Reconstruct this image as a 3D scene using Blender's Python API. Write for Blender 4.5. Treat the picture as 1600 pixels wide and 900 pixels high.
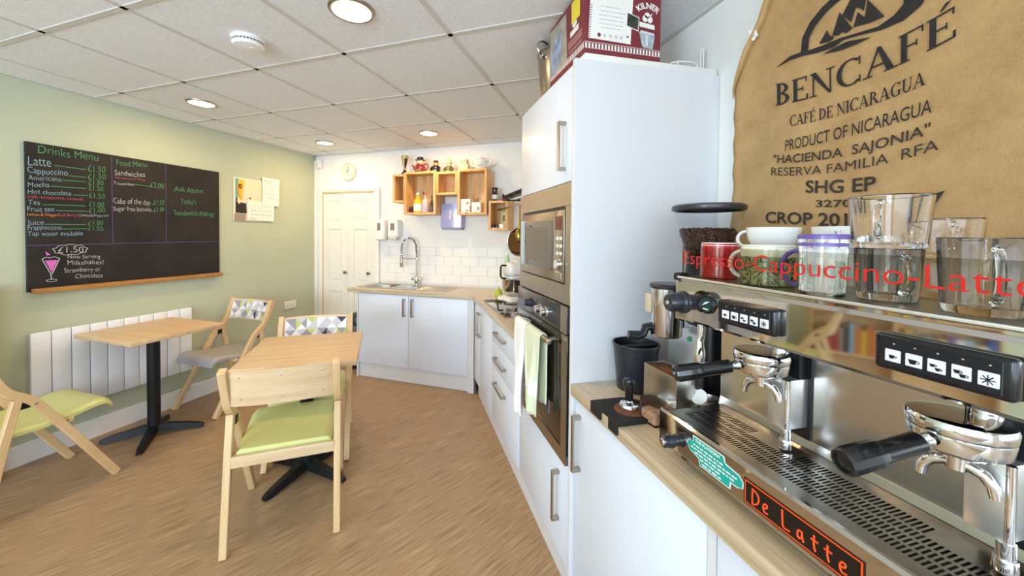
import bpy, bmesh, math, random
from mathutils import Vector, Matrix, Euler
random.seed(7)
for o in list(bpy.data.objects): bpy.data.objects.remove(o)
SC = bpy.context.scene
COL = SC.collection
PI = math.pi

# ------------------------------------------------------------------ camera, world, lights, exposure
cd = bpy.data.cameras.new('camera'); cam = bpy.data.objects.new('camera', cd); COL.objects.link(cam)
cd.sensor_width = 36.0; cd.lens = 36.0 * 588.3 / 1600.0
cd.shift_x = (800 - 772.0) / 1600.0; cd.shift_y = (380.0 - 450.0) / 1600.0
cd.clip_start = 0.02; cd.clip_end = 60
cam.matrix_world = Matrix(((0.973352, -0.003206, -0.229293, 0.0), (-0.229172, 0.021712, -0.973144, 0.0), (0.008098, 0.999759, 0.020399, 1.46), (0, 0, 0, 1)))
SC.camera = cam

wd = bpy.data.worlds.new('daylight'); SC.world = wd; wd.use_nodes = True
wd.node_tree.nodes['Background'].inputs[0].default_value = (0.80, 0.90, 1.0, 1)
wd.node_tree.nodes['Background'].inputs[1].default_value = 1.6

SC.view_settings.view_transform = 'Standard'; SC.view_settings.look = 'None'
SC.view_settings.gamma = 1.0; SC.view_settings.use_curve_mapping = False
SC.view_settings.exposure = 0.06

def area(name, loc, rot, sx, sy, power, color):
    l = bpy.data.lights.new(name, 'AREA'); l.shape = 'RECTANGLE'; l.size = sx; l.size_y = sy
    l.energy = power; l.color = color
    o = bpy.data.objects.new(name, l); o.location = loc; o.rotation_euler = rot; COL.objects.link(o)
    return o
# daylight coming through the two windows in the wall behind the camera
area('window_daylight', (-0.55, -2.02, 1.55), (math.radians(94), 0, 0), 2.5, 1.5, 54, (0.70, 0.85, 1.0))
area('window_daylight', (-3.55, -2.02, 1.55), (math.radians(113), 0, 0), 2.5, 1.5, 172, (0.70, 0.85, 1.0))
DOWNLIGHT_W = 7.4
DOWNLIGHT_COL = (1.0, 0.66, 0.32)

# ------------------------------------------------------------------ helpers
AY = 0.5542
cA, sA = math.cos(AY), math.sin(AY)
RA = -AY                                    # z rotation of everything squared to the left and back walls
def fa(x, y, z=0.0):                        # left/back wall frame -> world
    return Vector((cA * x + sA * y, -sA * x + cA * y, z))

def lin(c):
    return c / 12.92 if c <= 0.04045 else ((c + 0.055) / 1.055) ** 2.4
def rgb(h):
    h = h.lstrip('#')
    return tuple(lin(int(h[i:i + 2], 16) / 255) for i in (0, 2, 4)) + (1.0,)

class NT:
    def __init__(s, name):
        s.m = bpy.data.materials.new(name); s.m.use_nodes = True
        s.t = s.m.node_tree; s.n = s.t.nodes; s.b = s.n['Principled BSDF']
    def add(s, typ, **kw):
        nd = s.n.new(typ)
        for k, v in kw.items():
            if k in nd.inputs.keys(): nd.inputs[k].default_value = v
            else: setattr(nd, k, v)
        return nd
    def link(s, a, b): s.t.links.new(a, b)
    def coords(s, scale=(1, 1, 1), rot=(0, 0, 0), kind='Object'):
        tc = s.add('ShaderNodeTexCoord'); mp = s.add('ShaderNodeMapping')
        mp.inputs['Scale'].default_value = scale; mp.inputs['Rotation'].default_value = rot
        s.link(tc.outputs[kind], mp.inputs['Vector']); return mp.outputs['Vector']
    def ramp(s, fac, stops):
        r = s.add('ShaderNodeValToRGB'); e = r.color_ramp.elements
        while len(e) < len(stops): e.new(0.5)
        for i, (p, c) in enumerate(stops): e[i].position = p; e[i].color = c
        s.link(fac, r.inputs['Fac']); return r.outputs['Color']
    def bump(s, h, strength=0.2, dist=0.002):
        b = s.add('ShaderNodeBump'); b.inputs['Strength'].default_value = strength; b.inputs['Distance'].default_value = dist
        s.link(h, b.inputs['Height']); s.link(b.outputs['Normal'], s.b.inputs['Normal'])

def mat(name, col, rough=0.5, metal=0.0, spec=0.5, var=0.0, vscale=8.0, bump=0.0, bscale=200.0, coat=0.0, trans=0.0, ior=1.45, alpha=1.0, emit=None, es=0.0, aniso=0.0):
    c = rgb(col) if isinstance(col, str) else tuple(col) + (1.0,) if len(col) == 3 else col
    s = NT(name); b = s.b
    b.inputs['Base Color'].default_value = c; b.inputs['Roughness'].default_value = rough
    b.inputs['Metallic'].default_value = metal; b.inputs['Specular IOR Level'].default_value = spec
    b.inputs['Coat Weight'].default_value = coat; b.inputs['Coat Roughness'].default_value = 0.06
    b.inputs['Transmission Weight'].default_value = trans; b.inputs['IOR'].default_value = ior; b.inputs['Alpha'].default_value = alpha
    if emit: b.inputs['Emission Color'].default_value = rgb(emit); b.inputs['Emission Strength'].default_value = es
    if var:
        n = s.add('ShaderNodeTexNoise', Scale=vscale, Detail=3.0)
        s.link(s.coords(), n.inputs['Vector'])
        lo = tuple(x * (1 - var) for x in c[:3]) + (1,); hi = tuple(min(1, x * (1 + var)) for x in c[:3]) + (1,)
        s.link(s.ramp(n.outputs['Fac'], [(0.3, lo), (0.7, hi)]), b.inputs['Base Color'])
    if bump:
        n = s.add('ShaderNodeTexNoise', Scale=bscale, Detail=2.0)
        s.link(s.coords(), n.inputs['Vector']); s.bump(n.outputs['Fac'], bump)
    return s.m

def wood(name, dark, light, scale=(3, 40, 40), rough=0.45, coat=0.0, knots=None, rot=(0, 0, 0), contrast=(0.3, 0.7)):
    s = NT(name); v = s.coords(scale, rot)
    n = s.add('ShaderNodeTexNoise', Scale=1.0, Detail=5.0, Roughness=0.6, Distortion=0.4); s.link(v, n.inputs['Vector'])
    c = s.ramp(n.outputs['Fac'], [(contrast[0], rgb(dark)), (contrast[1], rgb(light))])
    if knots:
        vo = s.add('ShaderNodeTexVoronoi', Scale=1.0); s.link(s.coords(knots), vo.inputs['Vector'])
        k = s.ramp(vo.outputs['Distance'], [(0.07, (1, 1, 1, 1)), (0.17, (0, 0, 0, 1))])
        mx = s.add('ShaderNodeMix', data_type='RGBA'); s.link(k, mx.inputs[0]); s.link(c, mx.inputs[6]); mx.inputs[7].default_value = rgb('#7a4a1e')
        c = mx.outputs[2]
    s.link(c, s.b.inputs['Base Color']); s.b.inputs['Roughness'].default_value = rough
    s.b.inputs['Coat Weight'].default_value = coat; s.b.inputs['Coat Roughness'].default_value = 0.15
    s.bump(n.outputs['Fac'], 0.08, 0.001)
    return s.m

class M:
    """collects shapes; build() links them as one mesh object"""
    def __init__(s): s.bm = bmesh.new(); s.mi = 0; s.T = Matrix()
    def at(s, T): s.T = T; return s
    def _f(s, vs, faces, T=None):
        T = s.T @ T if T is not None else s.T
        nv = [s.bm.verts.new(T @ Vector(v)) for v in vs]
        for f in faces:
            try:
                fc = s.bm.faces.new([nv[i] for i in f]); fc.material_index = s.mi; fc.smooth = True
            except ValueError: pass
        return nv
    def box(s, x0, x1, y0, y1, z0, z1, bev=0.0, seg=2, T=None):
        if bev <= 0:
            vs = [(x, y, z) for z in (z0, z1) for y in (y0, y1) for x in (x0, x1)]
            s._f(vs, [(0, 2, 3, 1), (4, 5, 7, 6), (0, 1, 5, 4), (2, 6, 7, 3), (0, 4, 6, 2), (1, 3, 7, 5)], T)
        else:
            b = bmesh.new(); bmesh.ops.create_cube(b, size=1.0)
            for v in b.verts: v.co = Vector(((x0 + x1) / 2 + v.co.x * (x1 - x0), (y0 + y1) / 2 + v.co.y * (y1 - y0), (z0 + z1) / 2 + v.co.z * (z1 - z0)))
            bmesh.ops.bevel(b, geom=b.edges[:], offset=bev, segments=seg, affect='EDGES', profile=0.5)
            s.merge(b, T); b.free()
        return s
    def merge(s, b, T=None):
        b.verts.index_update()
        s._f([v.co.copy() for v in b.verts], [[v.index for v in f.verts] for f in b.faces], T)
    def lathe(s, prof, n=24, T=None, a0=0.0, a1=2 * PI):
        full = abs(a1 - a0 - 2 * PI) < 1e-6
        vs, fs, rows = [], [], []
        m = n if full else n + 1
        for r, z in prof:
            if r < 1e-6: rows.append([len(vs)]); vs.append((0, 0, z))
            else:
                rows.append(list(range(len(vs), len(vs) + m)))
                for i in range(m):
                    a = a0 + (a1 - a0) * i / n; vs.append((r * math.cos(a), r * math.sin(a), z))
        for A, B in zip(rows, rows[1:]):
            for i in range(n):
                j = (i + 1) % m
                if len(A) == 1 and len(B) == 1: continue
                if len(A) == 1: fs.append((A[0], B[j], B[i]))
                elif len(B) == 1: fs.append((A[i], A[j], B[0]))
                else: fs.append((A[i], A[j], B[j], B[i]))
        s._f(vs, fs, T); return s
    def cyl(s, p0, p1, r0, r1=None, n=20, bev=0.0):
        r1 = r0 if r1 is None else r1
        p0, p1 = Vector(p0), Vector(p1); d = p1 - p0; L = d.length
        T = Matrix.Translation(p0) @ d.to_track_quat('Z', 'Y').to_matrix().to_4x4()
        b = min(bev, r0 * 0.9, r1 * 0.9)
        if b > 0: pr = [(0, 0), (r0 - b, 0), (r0 - b * .3, b * .3), (r0, b), (r1, L - b), (r1 - b * .3, L - b * .3), (r1 - b, L), (0, L)]
        else: pr = [(0, 0), (r0, 0), (r1, L), (0, L)]
        return s.lathe(pr, n, T)
    def axis(s, p0, d, prof, n=24):
        T = Matrix.Translation(Vector(p0)) @ Vector(d).to_track_quat('Z', 'Y').to_matrix().to_4x4()
        return s.lathe(prof, n, T)
    def tube(s, pts, r, n=8, closed=False, caps=True, flat=None):
        P = [Vector(p) for p in pts]; N = len(P)
        R = r if isinstance(r, (list, tuple)) else [r] * N
        vs, fs = [], []
        prev = None
        for i in range(N):
            if closed: t = (P[(i + 1) % N] - P[i - 1])
            else: t = P[min(i + 1, N - 1)] - P[max(i - 1, 0)]
            t = t.normalized() if t.length > 1e-9 else Vector((0, 0, 1))
            if prev is None:
                u = t.cross(Vector((0, 0, 1)));
                if u.length < 1e-3: u = t.cross(Vector((0, 1, 0)))
            else: u = prev - t * prev.dot(t)
            u.normalize(); prev = u; w = t.cross(u)
            for k in range(n):
                a = 2 * PI * k / n
                vs.append(P[i] + (u * math.cos(a) * (flat or 1.0) + w * math.sin(a)) * R[i])
        for i in range(N if closed else N - 1):
            j = (i + 1) % N
            for k in range(n):
                l = (k + 1) % n
                fs.append((i * n + k, i * n + l, j * n + l, j * n + k))
        if caps and not closed: fs.append(tuple(range(n - 1, -1, -1))); fs.append(tuple(range((N - 1) * n, N * n)))
        s._f(vs, fs); return s
    def prism(s, poly, o, u, v, w, T=None):
        """polygon (a,b) on o + a*u + b*v, extruded by the vector w"""
        o, u, v, w = Vector(o), Vector(u), Vector(v), Vector(w); n = len(poly)
        vs = [o + u * a + v * b for a, b in poly] + [o + u * a + v * b + w for a, b in poly]
        fs = [tuple(range(n)), tuple(range(2 * n - 1, n - 1, -1))] + [(i, i + n, (i + 1) % n + n, (i + 1) % n) for i in range(n)]
        s._f(vs, fs, T); return s
    def poly(s, pts):
        s._f(pts, [tuple(range(len(pts)))]); return s
    def quadgrid(s, fn, nu, nv, mifn=None):
        """surface fn(a,b), a and b in 0..1"""
        nvs = [s.bm.verts.new(s.T @ Vector(fn(i / nu, j / nv))) for j in range(nv + 1) for i in range(nu + 1)]
        for j in range(nv):
            for i in range(nu):
                a = j * (nu + 1) + i
                f = s.bm.faces.new([nvs[a], nvs[a + 1], nvs[a + nu + 2], nvs[a + nu + 1]]); f.smooth = True
                f.material_index = mifn(i, j) if mifn else s.mi
        return s
    def sphere(s, c, r, n=16, sc=(1, 1, 1)):
        T = Matrix.Translation(Vector(c)) @ Matrix.Diagonal((sc[0], sc[1], sc[2], 1))
        k = n // 2
        return s.lathe([(r * math.sin(PI * i / k), -r * math.cos(PI * i / k)) for i in range(k + 1)], n, T)
    def text(s, body, o, u, v, w, h, bold=0.0, wob=0.0, ph=0.0, fn=None, align=None):
        """lettering of width w and capital height h starting at o along u, up v; fn bends the points"""
        vs, fs, x0, x1 = glyphs(body, bold)
        o, u, v = Vector(o), Vector(u).normalized(), Vector(v).normalized()
        if w is None: w = h / CAP * (x1 - x0)
        if align == 'c': o = o - u * w / 2
        k = w / (x1 - x0)
        out = []
        for x, y in vs:
            X = (x - x0) * k; Y = y / CAP * h
            if wob: Y += wob * h * math.sin(X / h * 1.7 + ph); X += wob * h * 0.5 * math.sin(Y / h * 2.3 + X / h + ph)
            p = o + u * X + v * Y
            out.append(fn(p) if fn else p)
        s._f(out, fs); return s
    def build(s, name, m, parent=None, loc=None, rz=None, sharp=35, bevel=0.0):
        me = bpy.data.meshes.new(name)
        bmesh.ops.recalc_face_normals(s.bm, faces=s.bm.faces[:]) if len(s.bm.faces) < 60000 else None
        s.bm.to_mesh(me); s.bm.free()
        for x in (m if isinstance(m, (list, tuple)) else [m]): me.materials.append(x)
        me.set_sharp_from_angle(angle=math.radians(sharp))
        o = bpy.data.objects.new(name, me); COL.objects.link(o)
        if parent is not None: o.parent = parent
        if loc is not None: o.location = loc
        if rz is not None: o.rotation_euler = (0, 0, rz)
        if bevel:
            md = o.modifiers.new('bevel', 'BEVEL'); md.width = bevel; md.segments = 2; md.limit_method = 'ANGLE'; md.angle_limit = math.radians(40)
        return o

CAP = 0.7
_gl = {}
def glyphs(body, bold=0.0):
    key = (body, bold)
    if key not in _gl:
        cu = bpy.data.curves.new('lettering', 'FONT'); cu.body = body; cu.resolution_u = 3; cu.offset = bold; cu.fill_mode = 'FRONT'
        ob = bpy.data.objects.new('lettering', cu); COL.objects.link(ob)
        dg = bpy.context.evaluated_depsgraph_get(); dg.update()
        me = bpy.data.meshes.new_from_object(ob.evaluated_get(dg))
        vs = [(v.co.x, v.co.y) for v in me.vertices]; fs = [tuple(p.vertices) for p in me.polygons]
        bpy.data.objects.remove(ob); bpy.data.curves.remove(cu); bpy.data.meshes.remove(me)
        xs = [v[0] for v in vs] or [0, 1]
        _gl[key] = (vs, fs, min(xs), max(xs))
    return _gl[key]
_h = glyphs('H'); CAP = max(v[1] for v in _h[0])

def tag(o, label, cat, group=None, kind=None):
    o['label'] = label; o['category'] = cat
    if group: o['group'] = group
    if kind: o['kind'] = kind
    return o
def thing(name, label, cat, loc=(0, 0, 0), rz=0.0, group=None):
    o = bpy.data.objects.new(name, None); COL.objects.link(o); o.empty_display_size = 0.1
    o.location = loc; o.rotation_euler = (0, 0, rz)
    return tag(o, label, cat, group)
def struct(o, label=None, cat=None):
    o['kind'] = 'structure'
    if label: o['label'] = label; o['category'] = cat
    return o
def dup(root, loc, rz, label, group=None):
    r = root.copy(); COL.objects.link(r); r.location = loc; r.rotation_euler = (0, 0, rz); r['label'] = label
    if group: r['group'] = group
    for ch in list(root.children):
        c = ch.copy(); COL.objects.link(c); c.parent = r
        for g in ch.children:
            d = g.copy(); COL.objects.link(d); d.parent = c
    return r
def arc(cx, cy, r, a0, a1, n):
    return [(cx + r * math.cos(a0 + (a1 - a0) * i / n), cy + r * math.sin(a0 + (a1 - a0) * i / n)) for i in range(n + 1)]
def ribbon(pts, wid):
    """outline of a bar of the given width along a bent centre line (2D)"""
    L, R = [], []
    for i, p in enumerate(pts):
        a = Vector(pts[max(i - 1, 0)]); b = Vector(pts[min(i + 1, len(pts) - 1)]); t = (b - a).normalized(); n = Vector((-t.y, t.x))
        w = wid[i] if isinstance(wid, (list, tuple)) else wid
        L.append(tuple(Vector(p) + n * w / 2)); R.append(tuple(Vector(p) - n * w / 2))
    return L + R[::-1]
def smooth2(pts, it=2):
    for _ in range(it):
        q = [pts[0]]
        for a, b in zip(pts, pts[1:]):
            q += [tuple(Vector(a).lerp(Vector(b), .25)), tuple(Vector(a).lerp(Vector(b), .75))]
        pts = q + [pts[-1]]
    return pts

# ------------------------------------------------------------------ materials
def M_walls(name, col):
    return mat(name, col, rough=0.75, spec=0.25, var=0.03, vscale=3.0, bump=0.05, bscale=120)
SAGE = M_walls('sage_paint', '#bfc7af'); WHITE_WALL = M_walls('white_paint', '#f2f1ed')
WHITE_GLOSS = mat('white_gloss_paint', '#f0efeb', rough=0.35)
CREAM = mat('cream_door_paint', '#f1eee4', rough=0.45)
CAB = mat('pale_grey_cabinet', '#e3ebf9', rough=0.33, spec=0.5)
CABM = mat('pale_grey_panel', '#dfe0e3', rough=0.4)
STEEL = mat('brushed_steel', '#c9c6c0', rough=0.28, metal=1.0, var=0.06, vscale=30)
NICKEL = mat('satin_nickel', '#b3a99c', rough=0.3, metal=1.0)
CHROME = mat('chrome', '#e6e6e8', rough=0.06, metal=1.0)
MIRROR = mat('polished_steel', '#d3d0ca', rough=0.045, metal=1.0)
BRASSY = mat('warm_steel', '#aba091', rough=0.25, metal=1.0)
BLACK = mat('black_plastic', '#15161a', rough=0.35)
BLACKM = mat('black_metal', '#1a1b1f', rough=0.4, metal=0.3)
RUBBER = mat('black_rubber', '#1d1c1c', rough=0.7)
WHITEP = mat('white_plastic', '#f1f1ef', rough=0.3)
PORC = mat('white_porcelain', '#f6f5f2', rough=0.12, coat=0.4)
GLASS = mat('clear_glass', '#ffffff', rough=0.0, trans=1.0, ior=1.38)
CLEARP = mat('clear_plastic', '#f3f5f8', rough=0.05, trans=1.0, ior=1.12)
BEECH = wood('beech', '#d7b78c', '#e8cfa9', (3, 3, 30), rough=0.4, coat=0.2)
BEECHX = wood('beech_side', '#d3b07c', '#e6c799', (30, 4, 4), rough=0.4, coat=0.2)
TABLE = wood('beech_laminate', '#cfab7e', '#e2c59d', (2, 30, 30), rough=0.42, coat=0.0)
OAK = wood('oak_worktop', '#b39c7c', '#d6c3a4', (90, 2.5, 60), rough=0.3, coat=0.1, contrast=(0.3, 0.62))
PINE = wood('pine', '#cf9148', '#f3d29c', (22, 22, 2.5), rough=0.5, knots=(11, .3, 7))
PINEX = wood('pine_rail', '#d9a257', '#f0ca8e', (2.5, 22, 22), rough=0.5, knots=(7, .3, 11))
GREENV = mat('lime_vinyl', '#d6d78c', rough=0.33, coat=0.1)
GREYV = mat('grey_vinyl', '#a9a5a3', rough=0.4)
CHALKB = mat('black_chalkboard', '#221e1d', rough=0.65, var=0.45, vscale=5)
CH_G = mat('green_chalk', '#559c68', rough=0.9); CH_W = mat('white_chalk', '#bfc1c1', rough=0.9); CH_B = mat('blue_chalk', '#93b8c8', rough=0.9)
CH_R = mat('pink_chalk', '#d2626f', rough=0.9); CH_O = mat('orange_chalk', '#f09a4e', rough=0.9); CH_P = mat('purple_chalk', '#62507e', rough=0.9); CH_M = mat('magenta_chalk', '#d46fc0', rough=0.9)
PAPER = mat('white_paper', '#f3f1ea', rough=0.8)
INK = mat('grey_ink', '#77757a', rough=0.8); REDINK = mat('red_ink', '#c0464a', rough=0.8)

# ------------------------------------------------------------------ room shell
LX, BY, RX, CE, REAR = -3.545, 3.70, 1.24, 2.415, -2.2
PLB = fa(LX, BY); PRB = Vector((RX, (BY - sA * RX) / cA, 0)); PRR = Vector((RX, REAR, 0)); PLR = Vector((-5.53, REAR, 0))
s = NT('strand_vinyl')
tc = s.add('ShaderNodeTexCoord'); m1 = s.add('ShaderNodeMapping'); m2 = s.add('ShaderNodeMapping')
m1.inputs['Rotation'].default_value = (0, 0, math.radians(-30)); m2.inputs['Scale'].default_value = (5, 230, 1)
s.link(tc.outputs['Object'], m1.inputs['Vector']); s.link(m1.outputs['Vector'], m2.inputs['Vector'])
n1 = s.add('ShaderNodeTexNoise', Scale=1.0, Detail=4.0, Roughness=0.65); s.link(m2.outputs['Vector'], n1.inputs['Vector'])
s.link(s.ramp(n1.outputs['Fac'], [(0.32, rgb('#745a3d')), (0.48, rgb('#a28260')), (0.68, rgb('#c4a986'))]), s.b.inputs['Base Color'])
s.b.inputs['Roughness'].default_value = 0.42; s.bump(n1.outputs['Fac'], 0.12, 0.001)
FLOOR = s.m
s = NT('ceiling_tile')
n1 = s.add('ShaderNodeTexNoise', Scale=170.0, Detail=3.0); s.link(s.coords(), n1.inputs['Vector'])
s.link(s.ramp(n1.outputs['Fac'], [(0.3, rgb('#dfe2e6')), (0.6, rgb('#f3f5f8'))]), s.b.inputs['Base Color'])
s.b.inputs['Roughness'].default_value = 0.9; s.bump(n1.outputs['Fac'], 0.3, 0.002)
CEIL = s.m
GRID = mat('ceiling_grid_metal', '#d3d2cc', rough=0.5)

room = [PLB, PRB, PRR, PLR]
b = M(); b.prism([(p.x, p.y) for p in room], (0, 0, -0.1), (1, 0, 0), (0, 1, 0), (0, 0, 0.1)); struct(b.build('floor', FLOOR), 'tan vinyl floor with a fine streaked strand pattern', 'floor')
b = M(); b.prism([(p.x, p.y) for p in room], (0, 0, CE), (1, 0, 0), (0, 1, 0), (0, 0, 0.1)); struct(b.build('ceiling', CEIL), 'suspended ceiling of square speckled white tiles', 'ceiling')
def wallseg(name, p, q, m, z0=-0.1, z1=CE + 0.1, label=None):
    d = (q - p).normalized(); n = Vector((-d.y, d.x, 0)) * 0.12
    b = M(); b.prism([(0, z0), ((q - p).length, z0), ((q - p).length, z1), (0, z1)], p, d, (0, 0, 1), n)
    o = b.build(name, m)
    return struct(o, label, 'wall') if label else o
wallseg('wall_left', PLR, PLB, SAGE, label='sage green painted wall with the chalkboard')
wallseg('wall_back', PLB, PRB, WHITE_WALL, label='white painted wall behind the door and sink')
wallseg('wall_right', PRB, PRR, WHITE_WALL, label='white painted wall behind the coffee machine')
# rear wall with two window openings
b = M()
y0, y1 = REAR - 0.12, REAR
for x0, x1, z0, z1 in [(-5.7, -4.85, -.1, 2.5), (-2.25, -1.85, -.1, 2.5), (0.75, 1.36, -.1, 2.5), (-4.85, -2.25, -.1, .75), (-1.85, .75, -.1, .75), (-4.85, -2.25, 2.35, 2.5), (-1.85, .75, 2.35, 2.5)]:
    b.box(x0, x1, y0, y1, z0, z1)
struct(b.build('wall_rear', WHITE_WALL), 'white wall with two windows behind the viewer', 'wall')
for k, x0 in enumerate((-4.85, -1.85)):
    b = M(); x1 = x0 + 2.6
    for a in [(x0, x1, .75, .81), (x0, x1, 2.29, 2.35), (x0, x0 + .06, .75, 2.35), (x1 - .06, x1, .75, 2.35), (x0 + 1.27, x0 + 1.33, .75, 2.35)]:
        b.box(a[0], a[1], REAR - .1, REAR - .04, a[2], a[3])
    o = struct(b.build('window_%d' % (k + 1), WHITE_GLOSS), 'white framed two pane window in the rear wall', 'window')
# ceiling grid
b = M(); p = 0.6153; hw = 0.012; zt = CE - 0.004
for k in range(1, 9):
    x = -3.855 + p * k
    e1 = min(BY, (RX - cA * x) / sA); e0 = (REAR + sA * x) / cA
    if e1 > e0: 
        q0, q1 = fa(x, e0), fa(x, e1)
        b.prism([(0, -hw), ((q1 - q0).length, -hw), ((q1 - q0).length, hw), (0, hw)], (q0.x, q0.y, zt), (q1 - q0).normalized(), (cA, -sA, 0), (0, 0, .006))
for k in range(-7, 7):
    e = 0.4177 + p * k
    if e >= BY: continue
    xm = min((RX - sA * e) / cA, (2.2 + cA * e) / sA)
    if xm > LX:
        q0 = fa(LX, e); L = xm - LX
        b.prism([(0, -hw), (L, -hw), (L, hw), (0, hw)], (q0.x, q0.y, zt), (cA, -sA, 0), (sA, cA, 0), (0, 0, .006))
for q0, q1 in [(PLR, PLB), (PLB, PRB), (PRB, PRR)]:
    d = (q1 - q0).normalized(); n = Vector((d.y, -d.x, 0))
    b.prism([(0, 0), ((q1 - q0).length, 0), ((q1 - q0).length, .022), (0, .022)], (q0.x, q0.y, CE - .006), d, n, (0, 0, .008))
struct(b.build('trim_1', GRID), 'pale metal grid between the ceiling tiles', 'ceiling grid')
# baseboards
b = M(); b.box(0, .018, -4.75, BY - .001, 0, .12); b.box(0, .011, -4.75, BY - .001, .12, .132)
struct(b.build('baseboard_left', WHITE_GLOSS, loc=fa(LX, 0), rz=RA), 'white skirting board along the green wall', 'baseboard')
# white boxed pipe in the corner
b = M(); b.box(LX, LX + .05, BY - .035, BY, 0, 2.35, bev=.003); struct(b.build('trim_2', WHITE_GLOSS, rz=RA), 'white vertical boxing in the room corner', 'trim')
# tiled splashback on the back wall and the right wall
TILE = mat('white_tile', '#f4f4f2', rough=0.08, coat=0.5, var=0.02, vscale=3); GROUT = mat('grout', '#f0f0ee', rough=0.9)
b = M(); zb, zt2 = 0.932, 1.332
b.mi = 1; b.box(-2.60, 1.62, BY - .004, BY, zb - .03, zt2); b.mi = 0
xe = (RX - sA * BY) / cA
for r in range(4):
    x = -2.503 - .2 + (.1 if r % 2 else 0)
    while x < xe:
        a, c = max(x + .0012, -2.598), min(x + .1988, xe)
        if c - a > .01: b.box(a, c, BY - .011, BY - .003, zt2 - .1 * (r + 1) + .0012, zt2 - .1 * r - .0012, bev=.0015, seg=1)
        x += .2
b.box(-2.612, xe, BY - .012, BY, zt2, zt2 + .008)
o = struct(b.build('trim_3', [TILE, GROUT], rz=RA), 'white brick bond wall tiles above the sink', 'tiles')
b = M(); b.mi = 1; b.box(RX - .004, RX, 2.02, PRB.y, zb - .03, zt2); b.mi = 0
for r in range(4):
    y = 2.02 - (.1 if r % 2 else 0)
    while y < PRB.y:
        a, c = max(y + .0012, 2.02), min(y + .1988, PRB.y)
        if c - a > .01: b.box(RX - .011, RX - .003, a, c, zt2 - .1 * (r + 1) + .0012, zt2 - .1 * r - .0012, bev=.0015, seg=1)
        y += .2
struct(b.build('trim_4', [TILE, GROUT]), 'white brick bond wall tiles behind the hob', 'tiles')

# door in the back wall
dr = bpy.data.objects.new('door_1', None); COL.objects.link(dr); dr.location = fa(-3.419, BY); dr.rotation_euler = (0, 0, RA)
struct(dr, 'cream panelled double door in the back wall', 'door')
b = M(); W_ = .725; fz = 1.962
b.box(-.07, -.006, -.035, 0, 0, fz + .045, bev=.004); b.box(W_ + .006, W_ + .075, -.035, 0, 0, fz + .045, bev=.004); b.box(-.006, W_ + .006, -.035, 0, fz, fz + .045, bev=.004)
b.mi = 1; b.box(-.006, 0, -.03, 0, 0, fz); b.box(0, W_, -.028, 0, fz - .014, fz)
b.build('door_frame', [WHITE_GLOSS, mat('bare_wood_edge', '#d9bd84', rough=.6)], dr)
for k in range(2):
    x0 = k * W_ / 2 + .001; x1 = x0 + W_ / 2 - .002
    b = M(); b.box(x0, x1, -.012, -.001, .008, fz - .016)
    px0, px1 = x0 + .085, x1 - .085
    zs = [(.18, .78), (.90, 1.52), (1.62, 1.86)]
    for a in [(x0, px0), (px1, x1)]: b.box(a[0], a[1], -.022, -.012, .008, fz - .016, bev=.002, seg=1)
    prev = .008
    for z0, z1 in zs + [(fz - .016, None)]:
        b.box(px0, px1, -.022, -.012, prev, z0, bev=.002, seg=1); prev = z1
    for z0, z1 in zs: b.box(px0 + .02, px1 - .02, -.019, -.012, z0 + .02, z1 - .02, bev=.006, seg=1)
    b.build('door_leaf', CREAM, dr)
    b = M(); kx = (.34, .666)[k]
    b.axis((kx, -.022, 1.01), (0, -1, 0), [(0, 0), (.012, 0), (.012, .004), (.007, .008), (.007, .018), (.017, .024), (.02, .032), (.016, .04), (0, .042)], 20)
    b.build('knob', BRASSY, dr)

# ------------------------------------------------------------------ ceiling fittings
DIFF = mat('lit_diffuser', '#fff4dd', rough=.5, emit='#ffe9c4', es=9.0)
def downlight(x, y, label):
    t = thing('ceiling_downlight', label, 'ceiling light', (x, y, CE), 0, 'recessed downlights')
    b = M(); b.lathe([(.078, -.002), (.080, -.009), (.088, -.010), (.094, -.006), (.096, 0), (.078, 0)], 40); b.build('bezel', NICKEL, t)
    b = M(); b.lathe([(0, -.006), (.06, -.006), (.079, -.004)], 40); b.build('diffuser', DIFF, t)
    l = bpy.data.lights.new('lamp_glow', 'AREA'); l.shape = 'DISK'; l.size = .15; l.energy = DOWNLIGHT_W; l.color = DOWNLIGHT_COL
    lo = bpy.data.objects.new('lamp_glow', l); COL.objects.link(lo); lo.parent = t; lo.location = (0, 0, -.014)
    return t
for x, y, lb in [(-.225, 1.72, 'round lit downlight nearest the viewer beside the smoke alarm'), (-1.46, 3.204, 'round lit downlight above the chalkboard end of the ceiling'),
                 (-.82, 4.255, 'round lit downlight in the far left ceiling corner near the door'), (.21, 3.598, 'round lit downlight in front of the wall crates')]:
    downlight(x, y, lb)
t = thing('smoke_alarm', 'round white smoke alarm with slotted rim on the ceiling', 'smoke alarm', (-.755, 2.10, CE))
b = M(); b.lathe([(0, 0), (.072, 0), (.074, -.006), (.074, -.017), (.070, -.019), (0, -.019)], 40); b.build('base', WHITEP, t)
b = M(); b.lathe([(.066, -.018), (.066, -.027)], 40)
for k in range(30):
    a = 2 * PI * k / 30; T = Matrix.Rotation(a, 4, 'Z'); b.mi = 1; b.box(.0655, .0675, -.004, .004, -.026, -.0195, T=T); b.mi = 0
b.build('vent_ring', [WHITEP, BLACK], t)
b = M(); b.lathe([(.070, -.026), (.071, -.030), (.062, -.040), (.03, -.046), (0, -.047)], 40); b.lathe([(0, -.0485), (.008, -.0485), (.009, -.046)], 16, T=Matrix.Translation((.02, -.01, 0))); b.build('cover', WHITEP, t)
t = thing('motion_sensor', 'small white motion sensor high in the corner by the door', 'sensor', fa(-3.47, 3.665, 2.31), RA)
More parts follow.
